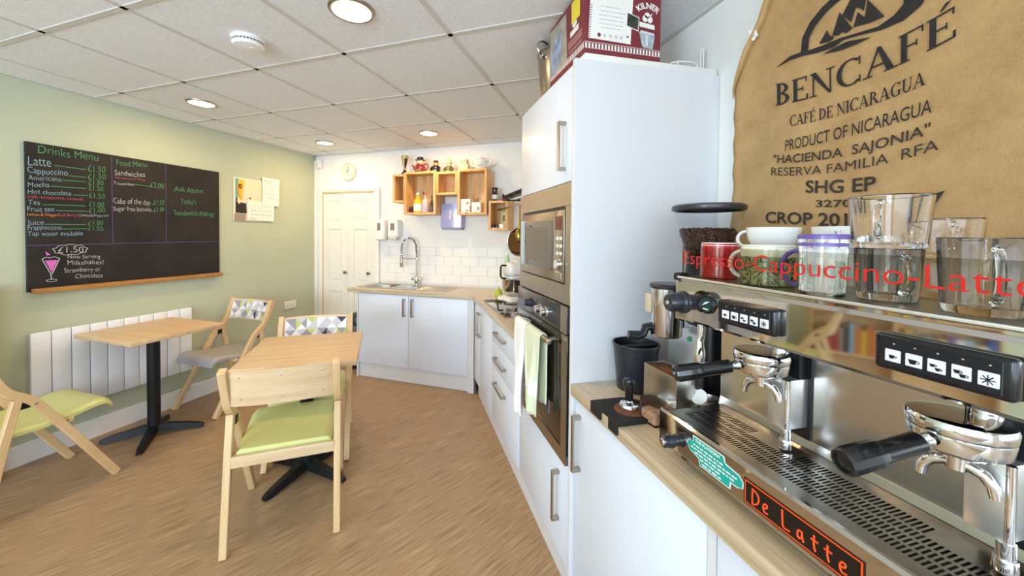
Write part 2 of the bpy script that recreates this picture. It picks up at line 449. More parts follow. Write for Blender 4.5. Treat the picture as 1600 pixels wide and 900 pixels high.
b = M(); b.box(-.035, .035, -.02, .03, -.05, .05, bev=.008); b.build('casing', WHITEP, t)
b = M(); b.quadgrid(lambda a, c: (-.024 + .048 * a, -.02 - .012 * math.sin(PI * a), -.035 + .045 * c), 8, 2); b.build('lens', mat('frosted_lens', '#dcdcd8', rough=.4), t)

# wall clock over the door
t = thing('wall_clock', 'round cream wall clock above the door', 'clock', fa(-3.052, BY, 2.197), RA)
CRM = mat('cream_clock', '#e4e0c4', rough=.4)
b = M(); b.axis((0, 0, 0), (0, -1, 0), [(.0, .001), (.095, .001), (.1, .008), (.1, .03), (.094, .036), (.088, .03), (.087, .022)], 40); b.build('rim', CRM, t)
b = M(); b.axis((0, 0, 0), (0, -1, 0), [(0, .0225), (.087, .0225)], 40); b.build('face', mat('clock_face', '#f0edda', rough=.5), t)
b = M()
for k in range(1, 13):
    a = PI / 2 - k * PI / 6; b.text(str(k), (.066 * math.cos(a), -.0235, .066 * math.sin(a) - .006), (1, 0, 0), (0, 0, 1), None, .012, align='c')
b.build('numerals', BLACK, t)
b = M(); b.prism([(-.003, -.01), (.003, -.01), (.002, .042), (-.002, .042)], (0, -.0255, 0), (.8, 0, .6), (-.6, 0, .8), (0, -.001, 0)); b.build('hour_hand', BLACK, t)
b = M(); b.prism([(-.002, -.012), (.002, -.012), (.0012, .066), (-.0012, .066)], (0, -.027, 0), (.98, 0, -.2), (.2, 0, .98), (0, -.001, 0)); b.build('minute_hand', BLACK, t)

# ------------------------------------------------------------------ left wall: chalkboard, notices, radiator, socket
t = thing('chalkboard', 'large black chalkboard with the drinks and food menu in coloured chalk', 'chalkboard', fa(LX, 0), RA)
b = M(); b.box(.001, .016, 1.308, 2.508, 1.078, 2.026, bev=.002, seg=1); b.build('board', CHALKB, t)
b = M(); b.box(.016, .052, 1.322, 2.512, 1.066, 1.098, bev=.004); b.build('chalk_tray', wood('dark_pine', '#96682f', '#b98548', (20, 3, 20)), t)
U, Vv = (0, 1, 0), (0, 0, 1); xs = .0172
def chalk(name, lines, m, lab):
    for i, (tx, ya, za, yb, zb_, h) in enumerate(lines):
        b = M(); b.text(tx, (xs, ya, za), (0, yb - ya, zb_ - za), Vv, yb - ya, h, bold=-.010, wob=.07, ph=i * 1.3)
        o = b.build(name, m, t); o['label'] = lab
chalk('lettering', [('Drinks Menu', 1.363, 1.962, 1.655, 1.966, .05), ('Food Menu', 1.758, 1.955, 1.948, 1.972, .04), ('£1.50', 1.601, 1.885, 1.695, 1.892, .044), ('£1.50', 1.600, 1.833, 1.695, 1.839, .04),
    ('£1.00', 1.602, 1.792, 1.682, 1.796, .034), ('£1.50', 1.602, 1.752, 1.682, 1.756, .033), ('£1.50', 1.604, 1.699, 1.690, 1.704, .036), ('£1.00', 1.604, 1.640, 1.684, 1.641, .037), ('£1.00', 1.603, 1.598, 1.688, 1.602, .034),
    ('£1.00', 1.597, 1.508, 1.678, 1.511, .032), ('£1.50', 1.597, 1.472, 1.678, 1.474, .031), ('£2.00', 1.968, 1.816, 2.062, 1.822, .042), ('£1.50', 1.993, 1.685, 2.062, 1.688, .04), ('£1.00', 1.993, 1.629, 2.062, 1.633, .034),
    ('Ask About', 2.136, 1.807, 2.368, 1.813, .042), ("Today's", 2.183, 1.705, 2.306, 1.712, .042), ('Sandwich Fillings', 2.134, 1.610, 2.462, 1.613, .04)], CH_G, 'green chalk headings and prices')
chalk('lettering', [('Latte', 1.319, 1.876, 1.420, 1.882, .058), ('Cappuccino', 1.316, 1.829, 1.498, 1.838, .038), ('Americano', 1.320, 1.787, 1.467, 1.796, .03), ('Mocha', 1.318, 1.742, 1.411, 1.749, .031),
    ('Hot chocolate', 1.317, 1.699, 1.514, 1.706, .03), ('Tea', 1.317, 1.629, 1.368, 1.632, .031), ('Fruit tea', 1.314, 1.588, 1.432, 1.594, .03), ('Juice', 1.313, 1.505, 1.384, 1.507, .03), ('Frappuccino', 1.315, 1.472, 1.463, 1.477, .03),
    ('Tap water available', 1.312, 1.434, 1.569, 1.438, .028), ('Peppermint', 1.632, 1.571, 1.711, 1.574, .017)], CH_B, 'pale blue chalk drink names')
chalk('lettering', [('Sandwiches', 1.746, 1.880, 1.934, 1.892, .04), ('Toasties', 1.738, 1.812, 1.861, 1.818, .022), ('Cake of the day', 1.738, 1.675, 1.966, 1.680, .04), ('Sugar free biscuits', 1.738, 1.621, 1.971, 1.628, .032),
    ('£1.50', 1.447, 1.320, 1.571, 1.320, .04), ('Now Serving', 1.492, 1.280, 1.660, 1.275, .027), ('Milkshakes!', 1.491, 1.238, 1.677, 1.233, .03), ('Strawberry or', 1.476, 1.188, 1.660, 1.184, .03), ('Chocolate', 1.529, 1.145, 1.673, 1.137, .03), ('Camomile/', 1.548, 1.568, 1.630, 1.571, .018)], CH_W, 'white chalk food names and milkshake notice')
chalk('lettering', [('(milk, honeycomb, caramel)', 1.315, 1.673, 1.573, 1.680, .017), ('ASK about our fillings', 1.746, 1.858, 1.934, 1.866, .013), ('Red Berry/', 1.452, 1.564, 1.544, 1.567, .018)], CH_R, 'pink chalk notes')
chalk('lettering', [('Lemon & Ginger/', 1.313, 1.561, 1.448, 1.563, .018)], CH_O, 'orange chalk note')
b = M()
for y0, z0, y1, z1 in [(1.435,1.897,1.591,1.895),(1.500,1.839,1.590,1.842),(1.472,1.805,1.590,1.810),(1.416,1.758,1.589,1.764),(1.523,1.712,1.599,1.716),(1.381,1.636,1.583,1.643),(1.437,1.601,1.598,1.606),(1.389,1.510,1.587,1.513),(1.465,1.480,1.592,1.484),(1.865,1.829,1.970,1.826),(1.969,1.686,1.993,1.688),(1.971,1.632,1.993,1.634)]:
    b.prism([(0, -.002), (y1 - y0, -.002 + z1 - z0), (y1 - y0, .002 + z1 - z0), (0, .002)], (xs, y0, z0), U, Vv, (.0005, 0, 0))
b.build('ruled_line', CH_G, t)
b = M()
for y0, z0, y1, z1, w in [(1.730, 1.385, 1.730, 2.010, .002), (2.075, 1.385, 2.075, 2.02, .002), (1.311, 1.373, 2.505, 1.386, .0022)]:
    d = Vector((0, y1 - y0, z1 - z0)); n = Vector((0, -d.z, d.y)).normalized() * w
    b.prism([(0, -1), (1, -1), (1, 1), (0, 1)], (xs, y0, z0), d, n, (.0005, 0, 0))
b.build('divider_line', CH_P, t)
# milkshake drawing
b = M(); xq = xs
b.prism([(1.385, 1.275), (1.445, 1.275), (1.416, 1.195)], (xq, 0, 0), U, Vv, (.0004, 0, 0)); b.prism([(1.388, 1.335), (1.412, 1.312), (1.394, 1.306)], (xq, 0, 0), U, Vv, (.0004, 0, 0)); b.build('drawing', CH_M, t)
b = M()
b.tube([(xq, 1.373, 1.284), (xq, 1.412, 1.185), (xq, 1.415, 1.15)], .0022, 6); b.tube([(xq, 1.454, 1.284), (xq, 1.418, 1.185)], .0022, 6); b.tube([(xq, 1.373, 1.284), (xq, 1.39, 1.296), (xq, 1.41, 1.29), (xq, 1.43, 1.298), (xq, 1.454, 1.284)], .0022, 6)
b.tube([(xq, 1.415 + .024 * math.cos(a), 1.142 + .008 * math.sin(a)) for a in [i * PI / 10 for i in range(20)]], .0018, 6, closed=True)
b.tube([(xq, 1.508 + .082 * math.cos(a) * (1 + .06 * math.sin(9 * a)), 1.341 + .034 * math.sin(a) * (1 + .1 * math.sin(9 * a))) for a in [i * PI / 30 for i in range(60)]], .0018, 6, closed=True)
b.build('drawing', CH_W, t)

t = thing('notice_board', 'square board printed with a sunflower and black pots on the green wall', 'notice board', fa(LX, 0), RA)
b = M(); b.box(.001, .013, 2.65, 2.955, 1.585, 2.008, bev=.002); b.build('board', mat('board_cream', '#e6ddc0', rough=.5), t)
def decal(name, m, polys, x=.0138):
    b = M()
    for P in polys: b.prism(P, (x, 0, 0), U, Vv, (.0003, 0, 0))
    return b.build(name, m, t)
decal('printed_patch', mat('print_green', '#6fae93', rough=.6), [[(2.664, 1.80), (2.69, 1.80), (2.70, 1.995), (2.664, 1.995)]])
decal('printed_patch', mat('print_yellow', '#f0c23e', rough=.6), [[(2.705, 1.79), (2.735, 1.79), (2.75, 1.93), (2.76, 1.98), (2.715, 1.99), (2.69, 1.95)]], .0142)
decal('printed_patch', mat('print_orange', '#ee8f2a', rough=.6), [[(2.675, 1.925), (2.69, 1.93), (2.722, 1.80), (2.712, 1.79), (2.70, 1.82)]], .0146)
decal('printed_patch', mat('print_brown', '#3d2a1c', rough=.6), [[(2.712 + .019 * math.cos(a), 1.922 + .024 * math.sin(a)) for a in [i * PI / 10 for i in range(20)]]], .015)
decal('printed_patch', mat('print_yellow_centre', '#d89a2a', rough=.6), [[(2.712 + .009 * math.cos(a), 1.922 + .011 * math.sin(a)) for a in [i * PI / 8 for i in range(16)]]], .0154)
decal('printed_patch', mat('print_black', '#2a2623', rough=.6), [[(2.665, 1.66), (2.78, 1.66), (2.775, 1.76), (2.665, 1.765)]], .0142)
decal('printed_patch', mat('print_purple', '#5b3f86', rough=.6), [[(2.666, 1.765), (2.684, 1.765), (2.684, 1.80), (2.675, 1.81), (2.666, 1.80)]], .0142)
decal('printed_patch', mat('print_lemon', '#f3ec9c', rough=.6), [[(2.692, 1.75), (2.706, 1.75), (2.706, 1.80), (2.698, 1.81), (2.692, 1.80)]], .0146)
decal('printed_patch', mat('print_taupe', '#a38f84', rough=.6), [[(2.652, 1.587), (2.77, 1.587), (2.77, 1.655), (2.652, 1.655)]], .0139)
b = M(); b.axis((.0135, 2.815, 1.813), (1, 0, 0), [(0, 0), (.008, 0), (.008, .004), (.005, .008), (0, .008)], 16); b.build('magnet', BLACK, t)
def sheet(name, label, pts, m, lines, x0):
    t = thing(name, label, 'paper', fa(LX, 0), RA)
    (ya, za), (yb, zb_), (yc, zc), (yd, zd) = pts
    b = M(); b.prism(pts, (x0, 0, 0), U, Vv, (.0012, 0, 0)); b.build('page', m, t)
    b = M()
    for tx, fy, fz, w, h in lines:
        y = ya + (yb - ya) * fy; z = za + (zd - za) * fz
        b.text(tx, (x0 + .0018, y, z), U, Vv, w * (yb - ya), h)
    b.build('writing', INK, t)
    return t
sheet('notice_sheet', 'white printed sheet overlapping the top right of the notice board', [(2.951, 2.045), (3.158, 2.045), (3.150, 1.755), (2.949, 1.76)], PAPER,
      [('Please remember to', .1, .13, .5, .013), ('wash all the cups', .1, .2, .45, .011), ('thank you', .45, .42, .2, .011), ('and tidy away', .2, .6, .5, .011), ('the tables', .2, .75, .4, .011)], .0175)
sheet('notice_sheet', 'white calendar sheet pinned at the bottom right of the notice board', [(2.790, 1.798), (3.093, 1.775), (3.085, 1.590), (2.786, 1.598)], PAPER,
      [('1   2   3   4   5   6   7', .15, .3, .75, .012), ('8   9  10  11  12  13  14', .15, .55, .75, .012), ('15 16 17 18 19 20 21', .15, .75, .75, .012), ('Notes', .1, .95, .15, .01)], .0155)

t = thing('panel_radiator', 'long white wall radiator of flat vertical panels below the chalkboard', 'radiator', fa(LX, 0), RA)
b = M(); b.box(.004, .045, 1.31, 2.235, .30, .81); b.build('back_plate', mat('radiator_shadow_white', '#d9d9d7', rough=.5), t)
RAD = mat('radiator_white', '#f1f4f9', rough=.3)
for k in range(10):
    y0 = 1.30 + k * .0938
    b = M(); b.box(.045, .062, y0 + .002, y0 + .0918, .287, .822, bev=.005); b.build('panel', RAD, t)
t = thing('wall_socket', 'white double wall socket low on the green wall near the door', 'socket', fa(LX, 0), RA)
b = M(); b.box(.0, .012, 3.229, 3.383, .612, .697, bev=.004); b.build('plate', WHITEP, t)
b = M()
for y in (3.262, 3.33):
    for dy, dz, w, h in [(0, .012, .004, .01), (-.012, -.012, .008, .004), (.012, -.012, .008, .004)]: b.box(.0118, .0125, y + dy - w / 2, y + dy + w / 2, .655 + dz - h / 2, .655 + dz + h / 2)
b.build('pin_slots', BLACK, t)
for y in (3.285, 3.353):
    b = M(); b.box(.012, .016, y - .005, y + .005, .672, .688, bev=.001, seg=1); b.build('switch', WHITEP, t)

# ------------------------------------------------------------------ tables
def cafe_table(label, loc, rz, lx, ly, h, base):
    t = thing('pedestal_table', label, 'table', loc, rz, 'cafe tables')
    b = M(); b.box(-lx / 2, lx / 2, -ly / 2, ly / 2, h - .027, h, bev=.004); b.build('tabletop', TABLE, t)
    bx, by, br = base
    b = M(); b.cyl((bx, by, .05), (bx, by, h - .05), .038, n=28); b.build('column', BLACKM, t)
    b = M(); b.box(bx - .17, bx + .17, by - .17, by + .17, h - .045, h - .028, bev=.004); b.build('top_plate', BLACKM, t)
    for k in range(4):
        a = br + k * PI / 2; d = Vector((math.cos(a), math.sin(a), 0)); L = .29
        b = M()
        T = Matrix.Translation((bx, by, 0)) @ Matrix.Rotation(a, 4, 'Z')
        b.at(T)
        sec = [(.0, .03, .082, .03), (.06, .030, .078, .026), (.2, .024, .052, .012), (L - .03, .022, .036, .006), (L, .016, .026, .006)]
        vs, fs = [], []
        for x, w, z1, z0 in sec: vs += [(x, -w, z0), (x, w, z0), (x, w * .7, z1), (x, -w * .7, z1)]
        for i in range(len(sec) - 1):
            for j in range(4): fs.append((i * 4 + j, i * 4 + (j + 1) % 4, i * 4 + 4 + (j + 1) % 4, i * 4 + 4 + j))
        fs += [(3, 2, 1, 0), tuple(range(len(vs) - 4, len(vs)))]
        b._f(vs, fs); b.cyl((L - .03, 0, 0), (L - .03, 0, .008), .014, n=14)
        b.build('foot', BLACKM, t)
    return t
cafe_table('rectangular beech cafe table standing against the radiator', fa(-3.163, 1.778), RA, .60, .585, .775, (-.01, .0, math.radians(45)))
cafe_table('beech cafe table in the middle of the room between two lime seated chairs', (-.585, 2.49, 0), math.radians(3), .615, .645, .765, (.0, .0, math.radians(53)))

# ------------------------------------------------------------------ folding chairs
FAB = [mat('fabric_white', '#eeeceb', rough=.85), mat('fabric_pale_grey', '#cfccd0', rough=.85), mat('fabric_grey', '#a29da4', rough=.85), mat('fabric_plum', '#4a3f52', rough=.85), mat('fabric_lime', '#c9cf7c', rough=.85)]
BAR = smooth2([(0, 0), (-.30, .52), (-.352, .595), (-.42, .64), (-.452, .69), (-.485, .77), (-.515, .85)], 2)
def chair(label, loc, rz, seatm, group=None):
    t = thing('folding_chair', label, 'chair', loc, rz, group)
    for sx in (-1, 1):
        x = sx * .235
        b = M(); o = ribbon(BAR, .040); b.prism(o, (x - .017, 0, 0), (0, 1, 0), (0, 0, 1), (.034, 0, 0)); b.build('side_bar', BEECHX, t, sharp=50, bevel=.004)
        b = M(); b.prism(ribbon([(-.395, .602), (-.44, .40), (-.515, 0)], [.036, .038, .032]), (x - .016, 0, 0), (0, 1, 0), (0, 0, 1), (.032, 0, 0)); b.build('rear_leg', BEECHX, t, bevel=.004)
        b = M(); b.box(x - sx * .012 - .008, x - sx * .012 + .008, -.385, -.345, .545, .585, bev=.003); hg = b.build('hinge', BLACK, t)
        b = M(); b.axis((x + sx * .0165, -.335, .565), (sx, 0, 0), [(0, 0), (.008, 0), (.007, .003), (0, .004)], 12); b.build('screw', CHROME, hg)
    b = M(); b.box(-.220, .220, -.462, -.436, .372, .424, bev=.003); b.build('rear_rail', BEECH, t)
    b = M(); b.box(-.222, .222, -.20, -.178, .395, .42, bev=.003); b.build('front_rail', BEECH, t)
    # seat: dished pad with a dropped front edge
    pr = [(-.435, .430), (-.39, .428), (-.28, .426), (-.18, .438), (-.09, .456), (-.035, .455), (-.012, .44), (.002, .418)]
    pr = smooth2(pr, 2)
    b = M()
    def top(a, c, k=pr):
        f = c * (len(k) - 1); i = min(int(f), len(k) - 2); q = Vector(k[i]).lerp(Vector(k[i + 1]), f - i)
        w = .203 + .012 * math.sin(PI * min(1, max(0, c)))
        e = min(1, (1 - abs(2 * a - 1)) / .12); ec = min(1, min(c, 1 - c) / .06)
        return ((2 * a - 1) * w, q.x, q.y + .016 * (math.sqrt(1 - (1 - e) ** 2) * math.sqrt(max(0, 1 - (1 - ec) ** 2)) - 1) + .014)
    b.quadgrid(top, 24, 30)
    b.quadgrid(lambda a, c: Vector(top(a, c)) + Vector((0, 0, -.0185 - .012 * min(1, (1 - abs(2 * a - 1)) / .12) * min(1, min(c, 1 - c) / .06))), 24, 30)
    rim = [(a, c) for a, c in [(i / 24, 0) for i in range(25)] + [(1, j / 30) for j in range(1, 31)] + [(i / 24, 1) for i in range(23, -1, -1)] + [(0, j / 30) for j in range(29, 0, -1)]]
    vs = [top(*q) for q in rim]; n = len(vs); vs += [(x, y, z - .0185) for x, y, z in vs]
    b._f(vs, [(i, (i + 1) % n, (i + 1) % n + n, i + n) for i in range(n)])
    b.build('seat', seatm, t, sharp=60)
    # curved ply back with a padded fabric front
    def bp(u, w, d):   # u -1..1 across, w 0..1 up, d depth forward
        y = -.462 - .052 * w - .035 * (1 - u * u) + d + (.006 if abs(u) > .97 else 0)
        return (u * .219, y, .662 + .180 * w + .004 * (1 - u * u))
    b = M()
    def slab(b, d0, d1, uu, w0, w1, nu=20, nv=4, mf=None):
        f = lambda d: (lambda a, c: bp(uu * (2 * a - 1), w0 + (w1 - w0) * c, d))
        b.quadgrid(f(d1), nu, nv, mf); b.quadgrid(f(d0), nu, nv, (lambda i, j: mf(0, 0)) if mf else None)
        for c in (w0, w1):
            b.quadgrid(lambda a, q: bp(uu * (2 * a - 1), c, d0 + (d1 - d0) * q), nu, 1, (lambda i, j: mf(0, 0)) if mf else None)
        for u in (-uu, uu):
            b.quadgrid(lambda a, q: bp(u, w0 + (w1 - w0) * a, d0 + (d1 - d0) * q), nv, 1, (lambda i, j: mf(0, 0)) if mf else None)
    slab(b, 0, .012, 1.0, 0, 1); back = b.build('backrest', BEECH, t, sharp=50)
    b = M(); R = random.Random(5); fab = [0] * 6 + [1] * 5 + [2] * 3 + [3] * 2 + [4] * 2
    # triangles of the geometric print: every cell is cut along alternating diagonals
    nu, nv = 6, 2
    P = lambda i, j: bp(.95 * (2 * i / nu - 1), .06 + .88 * j / nv, .0225)
    for j in range(nv):
        for i in range(nu):
            sub = 3
            ca = R.choice(fab); cb = R.choice([k for k in fab if k != ca]); cc = R.choice(fab); cd_ = R.choice(fab)
            C0 = P(i + .5, j + .5)
            q = [P(i, j), P(i + 1, j), P(i + 1, j + 1), P(i, j + 1)]
            for k, c in enumerate((ca, cb, cc, cd_)):
                b.mi = c; b._f([q[k], q[(k + 1) % 4], C0], [(0, 1, 2)])
    b.mi = 1
    slab(b, .0115, .0222, .95, .06, .94, mf=lambda i, j: 1)
    pad = b.build('back_pad', FAB, back); pad['label'] = 'geometric patterned fabric pad'
    for u in (-.78, 0, .78):
        for w in (.2, .82):
            p = Vector(bp(u, w, 0)); b = M(); b.axis(p, (0, -1, 0), [(0, -.001), (.006, -.001), (.005, .002), (0, .003)], 12); b.build('screw', CHROME, back)
    return t
chair('beech folding chair with grey seat and patterned back at the radiator end', fa(-3.232, 2.085), RA + PI, GREYV)
chair('beech folding chair with a lime green seat cut off by the left picture edge', fa(-3.13, 1.425), RA, GREENV)
chair('beech folding chair with a lime seat seen from behind in the foreground', (-.62, 2.43, 0), math.radians(7), GREENV)
chair('beech folding chair with patterned back pushed under the far side of the middle table', (-.60, 2.538, 0), PI + math.radians(5), GREENV)

# ------------------------------------------------------------------ kitchen units
def bow_handle(b, p0, p1, out, w=.017):
    """flat bar handle between p0 and p1 standing off by the vector out"""
    p0, p1, out = Vector(p0), Vector(p1), Vector(out); d = (p1 - p0).normalized(); s_ = d.cross(out).normalized()
    o = out.normalized(); L = (p1 - p0).length; h = out.length
    for q in (p0, p1 - d * .014): b.prism([(0, -w / 2), (.014, -w / 2), (.014, w / 2), (0, w / 2)], q, d, s_, out)
    b.prism([(0, -w / 2), (L, -w / 2), (L, w / 2), (0, w / 2)], p0 + out, d, s_, o * .007)
    return b
FX = .62
def front(name, y0, y1, z0, z1, parent, hd=None):
    b = M(); b.box(FX, FX + .018, y0 + .0015, y1 - .0015, z0 + .0015, z1 - .0015, bev=.0018, seg=2); o = b.build(name, CAB, parent)
    if hd:
        b = M(); bow_handle(b, *hd); b.build('handle', NICKEL, o, bevel=.001)
    return o
OUT = (-.026, 0, 0)
# hob run: door pair and drawer pack
t = thing('base_cabinet', 'pale grey corner base unit with two narrow doors left of the drawers', 'cabinet', (0, 0, 0), 0, 'base units')
b = M(); b.box(FX + .019, RX - .02, 2.672, 3.30, .15, .868); b.build('body', CABM, t)
front('door', 3.125, 3.384, .15, .866, t, ((FX, 3.16, .60), (FX, 3.16, .80), OUT))
front('door', 2.672, 3.123, .15, .866, t, ((FX, 3.085, .60), (FX, 3.085, .80), OUT))
b = M(); b.box(.656, .672, 2.672, 3.36, 0, .149); b.build('plinth', CABM, t)
t = thing('drawer_unit', 'pale grey three drawer base unit under the hob next to the oven', 'drawer unit', (0, 0, 0))
b = M(); b.box(FX + .019, RX - .02, 1.998, 2.669, .15, .868); b.build('body', CABM, t)
for z0, z1, zh in [(.70, .866, .785), (.52, .70, .61), (.15, .52, .435)]:
    front('drawer', 1.998, 2.67, z0, z1, t, ((FX, 2.27, zh), (FX, 2.53, zh), OUT))
b = M(); b.box(.656, .672, 1.998, 2.670, 0, .149); b.build('plinth', CABM, t)
# sink cabinet, squared to the back wall
DY = 3.212
t = thing('sink_cabinet', 'pale grey double door sink unit below the tap', 'cabinet', (0, 0, 0), RA, 'base units')
b = M(); b.box(-2.535, -1.325, DY + .02, 3.66, .15, .70); b.build('body', CABM, t)
for x0, x1, hx in [(-2.535, -1.952, -1.995), (-1.950, -1.325, -1.905)]:
    b = M(); b.box(x0 + .0015, x1 - .0015, DY, DY + .018, .152, .864, bev=.0018); dd = b.build('door', CAB, t)
    b = M(); bow_handle(b, (hx, DY, .66), (hx, DY, .835), (0, -.026, 0)); b.build('handle', NICKEL, dd, bevel=.001)
b = M(); b.box(-2.555, -2.536, DY - .002, 3.66, 0, .868); b.build('end_panel', CABM, t)
b = M(); b.box(-1.324, -1.263, DY - .002, DY + .06, 0, .868); b.build('corner_post', CABM, t)
b = M(); b.box(-2.536, -1.325, 3.240, 3.256, 0, .149); b.build('plinth', CABM, t)
# worktop: sink leg and hob leg, with the sink cut-out
t = thing('worktop', 'light oak laminate worktop bending from the sink to the hob', 'worktop')
OAKX = wood('oak_worktop_sink', '#b39d7f', '#d6c5a9', (2.5, 90, 60), rough=.3, coat=.1, contrast=(.3, .62))
WY, WZ0, WZ = 3.19, .871, .91
cor = Vector((.60, (WY - sA * .60) / cA, 0)); corA = (cA * cor.x - sA * cor.y)
SX0, SX1, SY0, SY1 = -2.60, -1.60, 3.285, 3.60
BYW = BY - .013
b = M()
def slabA(P): b.prism(P, (0, 0, WZ0), (1, 0, 0), (0, 1, 0), (0, 0, WZ - WZ0))
inner = (RX - .013 - sA * BYW) / cA
slabA([(-2.66, WY), (corA, WY), (corA, SY0), (-2.66, SY0)]); slabA([(-2.66, SY0), (SX0 + .02, SY0), (SX0 + .02, SY1), (-2.66, SY1)])
slabA([(-2.66, SY1), (-1.30, SY1), (-1.30, BYW), (-2.66, BYW)]); slabA([(SX1 - .02, SY0), (corA, SY0), (-1.30, SY1), (SX1 - .02, SY1)])
slabA([(corA, SY0), (corA, WY), (inner, BYW), (-1.30, BYW), (-1.30, SY1)])
b.build('sink_section', OAKX, t, rz=RA)
b = M(); pin = fa(inner, BYW)
b.prism([(.60, 1.999), (RX - .013, 1.999), (RX - .013, pin.y), (cor.x, cor.y)], (0, 0, WZ0), (1, 0, 0), (0, 1, 0), (0, 0, WZ - WZ0)); b.build('hob_section', OAK, t)
# inset sink
t = thing('kitchen_sink', 'stainless steel sink with one and a half bowls and drainer', 'sink', (0, 0, 0), RA)
b = M(); z1, z0 = .9155, .9105
def pl(x0, x1, y0, y1): b.box(x0, x1, y0, y1, z0, z1)
bowls = [(-2.53, -2.24, SY0 + .03, SY1 - .03, .76), (-2.19, -2.02, SY0 + .05, SY1 - .03, .80)]
pl(SX0, -2.53, SY0, SY1); pl(-2.53, -2.24, SY0, SY0 + .03); pl(-2.53, -2.24, SY1 - .03, SY1); pl(-2.24, -2.19, SY0, SY1); pl(-2.19, -2.02, SY0, SY0 + .05); pl(-2.19, -2.02, SY1 - .03, SY1); pl(-2.02, -1.95, SY0, SY1)
pl(-1.95, SX1, SY0, SY0 + .02); pl(-1.95, SX1, SY1 - .02, SY1); pl(SX1 - .02, SX1, SY0 + .02, SY1 - .02); b.box(-1.95, SX1 - .022, SY0 + .02, SY1 - .02, z0 - .002, z1 - .004)
for k in range(7): b.box(-1.93, SX1 - .04, SY0 + .045 + k * .033, SY0 + .055 + k * .033, z1 - .005, z1 - .001, bev=.0015, seg=1)
b.build('rim', STEEL, t)
for x0, x1, y0, y1, zb_ in bowls:
    b = M(); g = .012
    b._f([(x0, y0, z0), (x1, y0, z0), (x1, y1, z0), (x0, y1, z0), (x0 + g, y0 + g, zb_), (x1 - g, y0 + g, zb_), (x1 - g, y1 - g, zb_), (x0 + g, y1 - g, zb_)], [(0, 1, 5, 4), (1, 2, 6, 5), (2, 3, 7, 6), (3, 0, 4, 7), (4, 5, 6, 7)])
    b.lathe([(.0, zb_ + .002), (.03, zb_ + .002), (.035, zb_ + .0005)], 20, T=Matrix.Translation(((x0 + x1) / 2, (y0 + y1) / 2, 0)))
    b.build('bowl', STEEL, t)
# spring tap
t = thing('spring_tap', 'tall chrome spring neck mixer tap behind the sink bowls', 'tap', fa(-2.105, 3.632, .9105), RA)
b = M(); b.cyl((0, 0, 0), (0, 0, .012), .028, n=24); b.cyl((0, 0, .01), (0, 0, .10), .022, n=24, bev=.004); b.cyl((0, 0, .10), (0, 0, .30), .011, n=16); b.build('body', CHROME, t)
b = M(); hel = []
path = [(0, 0, .28), (0, 0, .36), (-.005, -.004, .40)] 
cx_ = -.075
for i in range(13):
    a = PI * i / 12; path.append((cx_ + .075 * math.cos(a), -.01 - .05 * i / 12, .42 + .095 * math.sin(a)))
path += [(-.15, -.065, .36), (-.15, -.065, .28)]
P = [Vector(p) for p in path]; seg = []
for a_, c_ in zip(P, P[1:]):
    k = max(2, int((c_ - a_).length / .0016)); seg += [a_.lerp(c_, i / k) for i in range(k)]
prevu = Vector((0, 1, 0)); ang = 0; hp = []
for i in range(len(seg) - 1):
    tt = (seg[i + 1] - seg[i]).normalized(); u = (prevu - tt * prevu.dot(tt)).normalized(); prevu = u; w = tt.cross(u); ang += .0016 / .0085 * 2 * PI
    hp.append(seg[i] + (u * math.cos(ang) + w * math.sin(ang)) * .0125)
b.tube(hp, .0026, 5); b.build('spring', CHROME, t)
b = M(); b.tube(path, .008, 8); b.build('hose', mat('grey_hose', '#77777b', rough=.4), t)
b = M(); b.cyl((-.15, -.065, .30), (-.15, -.065, .20), .014, .017, n=18, bev=.003); b.cyl((-.15, -.065, .285), (-.15, -.065, .30), .02, n=18); b.build('spray_head', NICKEL, t)
b = M(); b.tube([(0, 0, .288), (-.07, -.03, .288), (-.15, -.065, .288)], .005, 8); b.cyl((0, 0, .275), (0, 0, .30), .016, n=16); b.build('support_arm', CHROME, t)
for sx in (-1, 1):
    b = M(); b.cyl((sx * .02, 0, .06), (sx * .062, 0, .06), .011, n=14, bev=.002); b.cyl((sx * .058, 0, .055), (sx * .064, 0, .125), .007, .006, n=12, bev=.002); b.build('lever', CHROME, t)
t = thing('white_tumbler', 'small white cup standing in the sink bowl', 'cup', fa(-2.32, 3.385, .7625), RA)
b = M(); b.lathe([(0, 0), (.03, 0), (.038, .002), (.044, .165), (.041, .165), (.035, .006), (0, .006)], 24); b.build('cup', PORC, t)

# ------------------------------------------------------------------ tall oven housing
t = thing('tall_oven_housing', 'tall pale grey housing unit around the microwave and oven', 'cabinet', (0, 0, 0))
b = M(); b.box(.604, RX - .001, 1.29, 1.309, 0, 2.115, bev=.001, seg=1); b.build('side_panel', CABM, t)
b = M(); b.box(.625, RX - .001, 1.982, 1.997, 0.15, 2.115); b.build('side_panel', CABM, t)
front('door', 1.311, 1.980, 1.672, 2.113, t, ((FX, 1.405, 1.72), (FX, 1.405, 1.915), OUT))
front('door', 1.311, 1.980, .15, .574, t, ((FX, 1.43, .29), (FX, 1.43, .497), OUT))
b = M(); b.box(.64, RX - .001, 1.309, 1.982, .15, .572); b.box(.64, RX - .001, 1.309, 1.982, 1.675, 2.115); b.box(1.215, RX - .001, 1.309, 1.982, .572, 1.675); b.build('body', CABM, t)
b = M(); b.box(.645, RX - .012, 1.293, 1.97, 2.1155, 2.140, bev=.002); b.build('top_board', mat('top_board_white', '#e9e7e0', rough=.5), t)
b = M(); b.box(.656, .672, 1.309, 1.997, 0, .149); b.build('plinth', CABM, t)
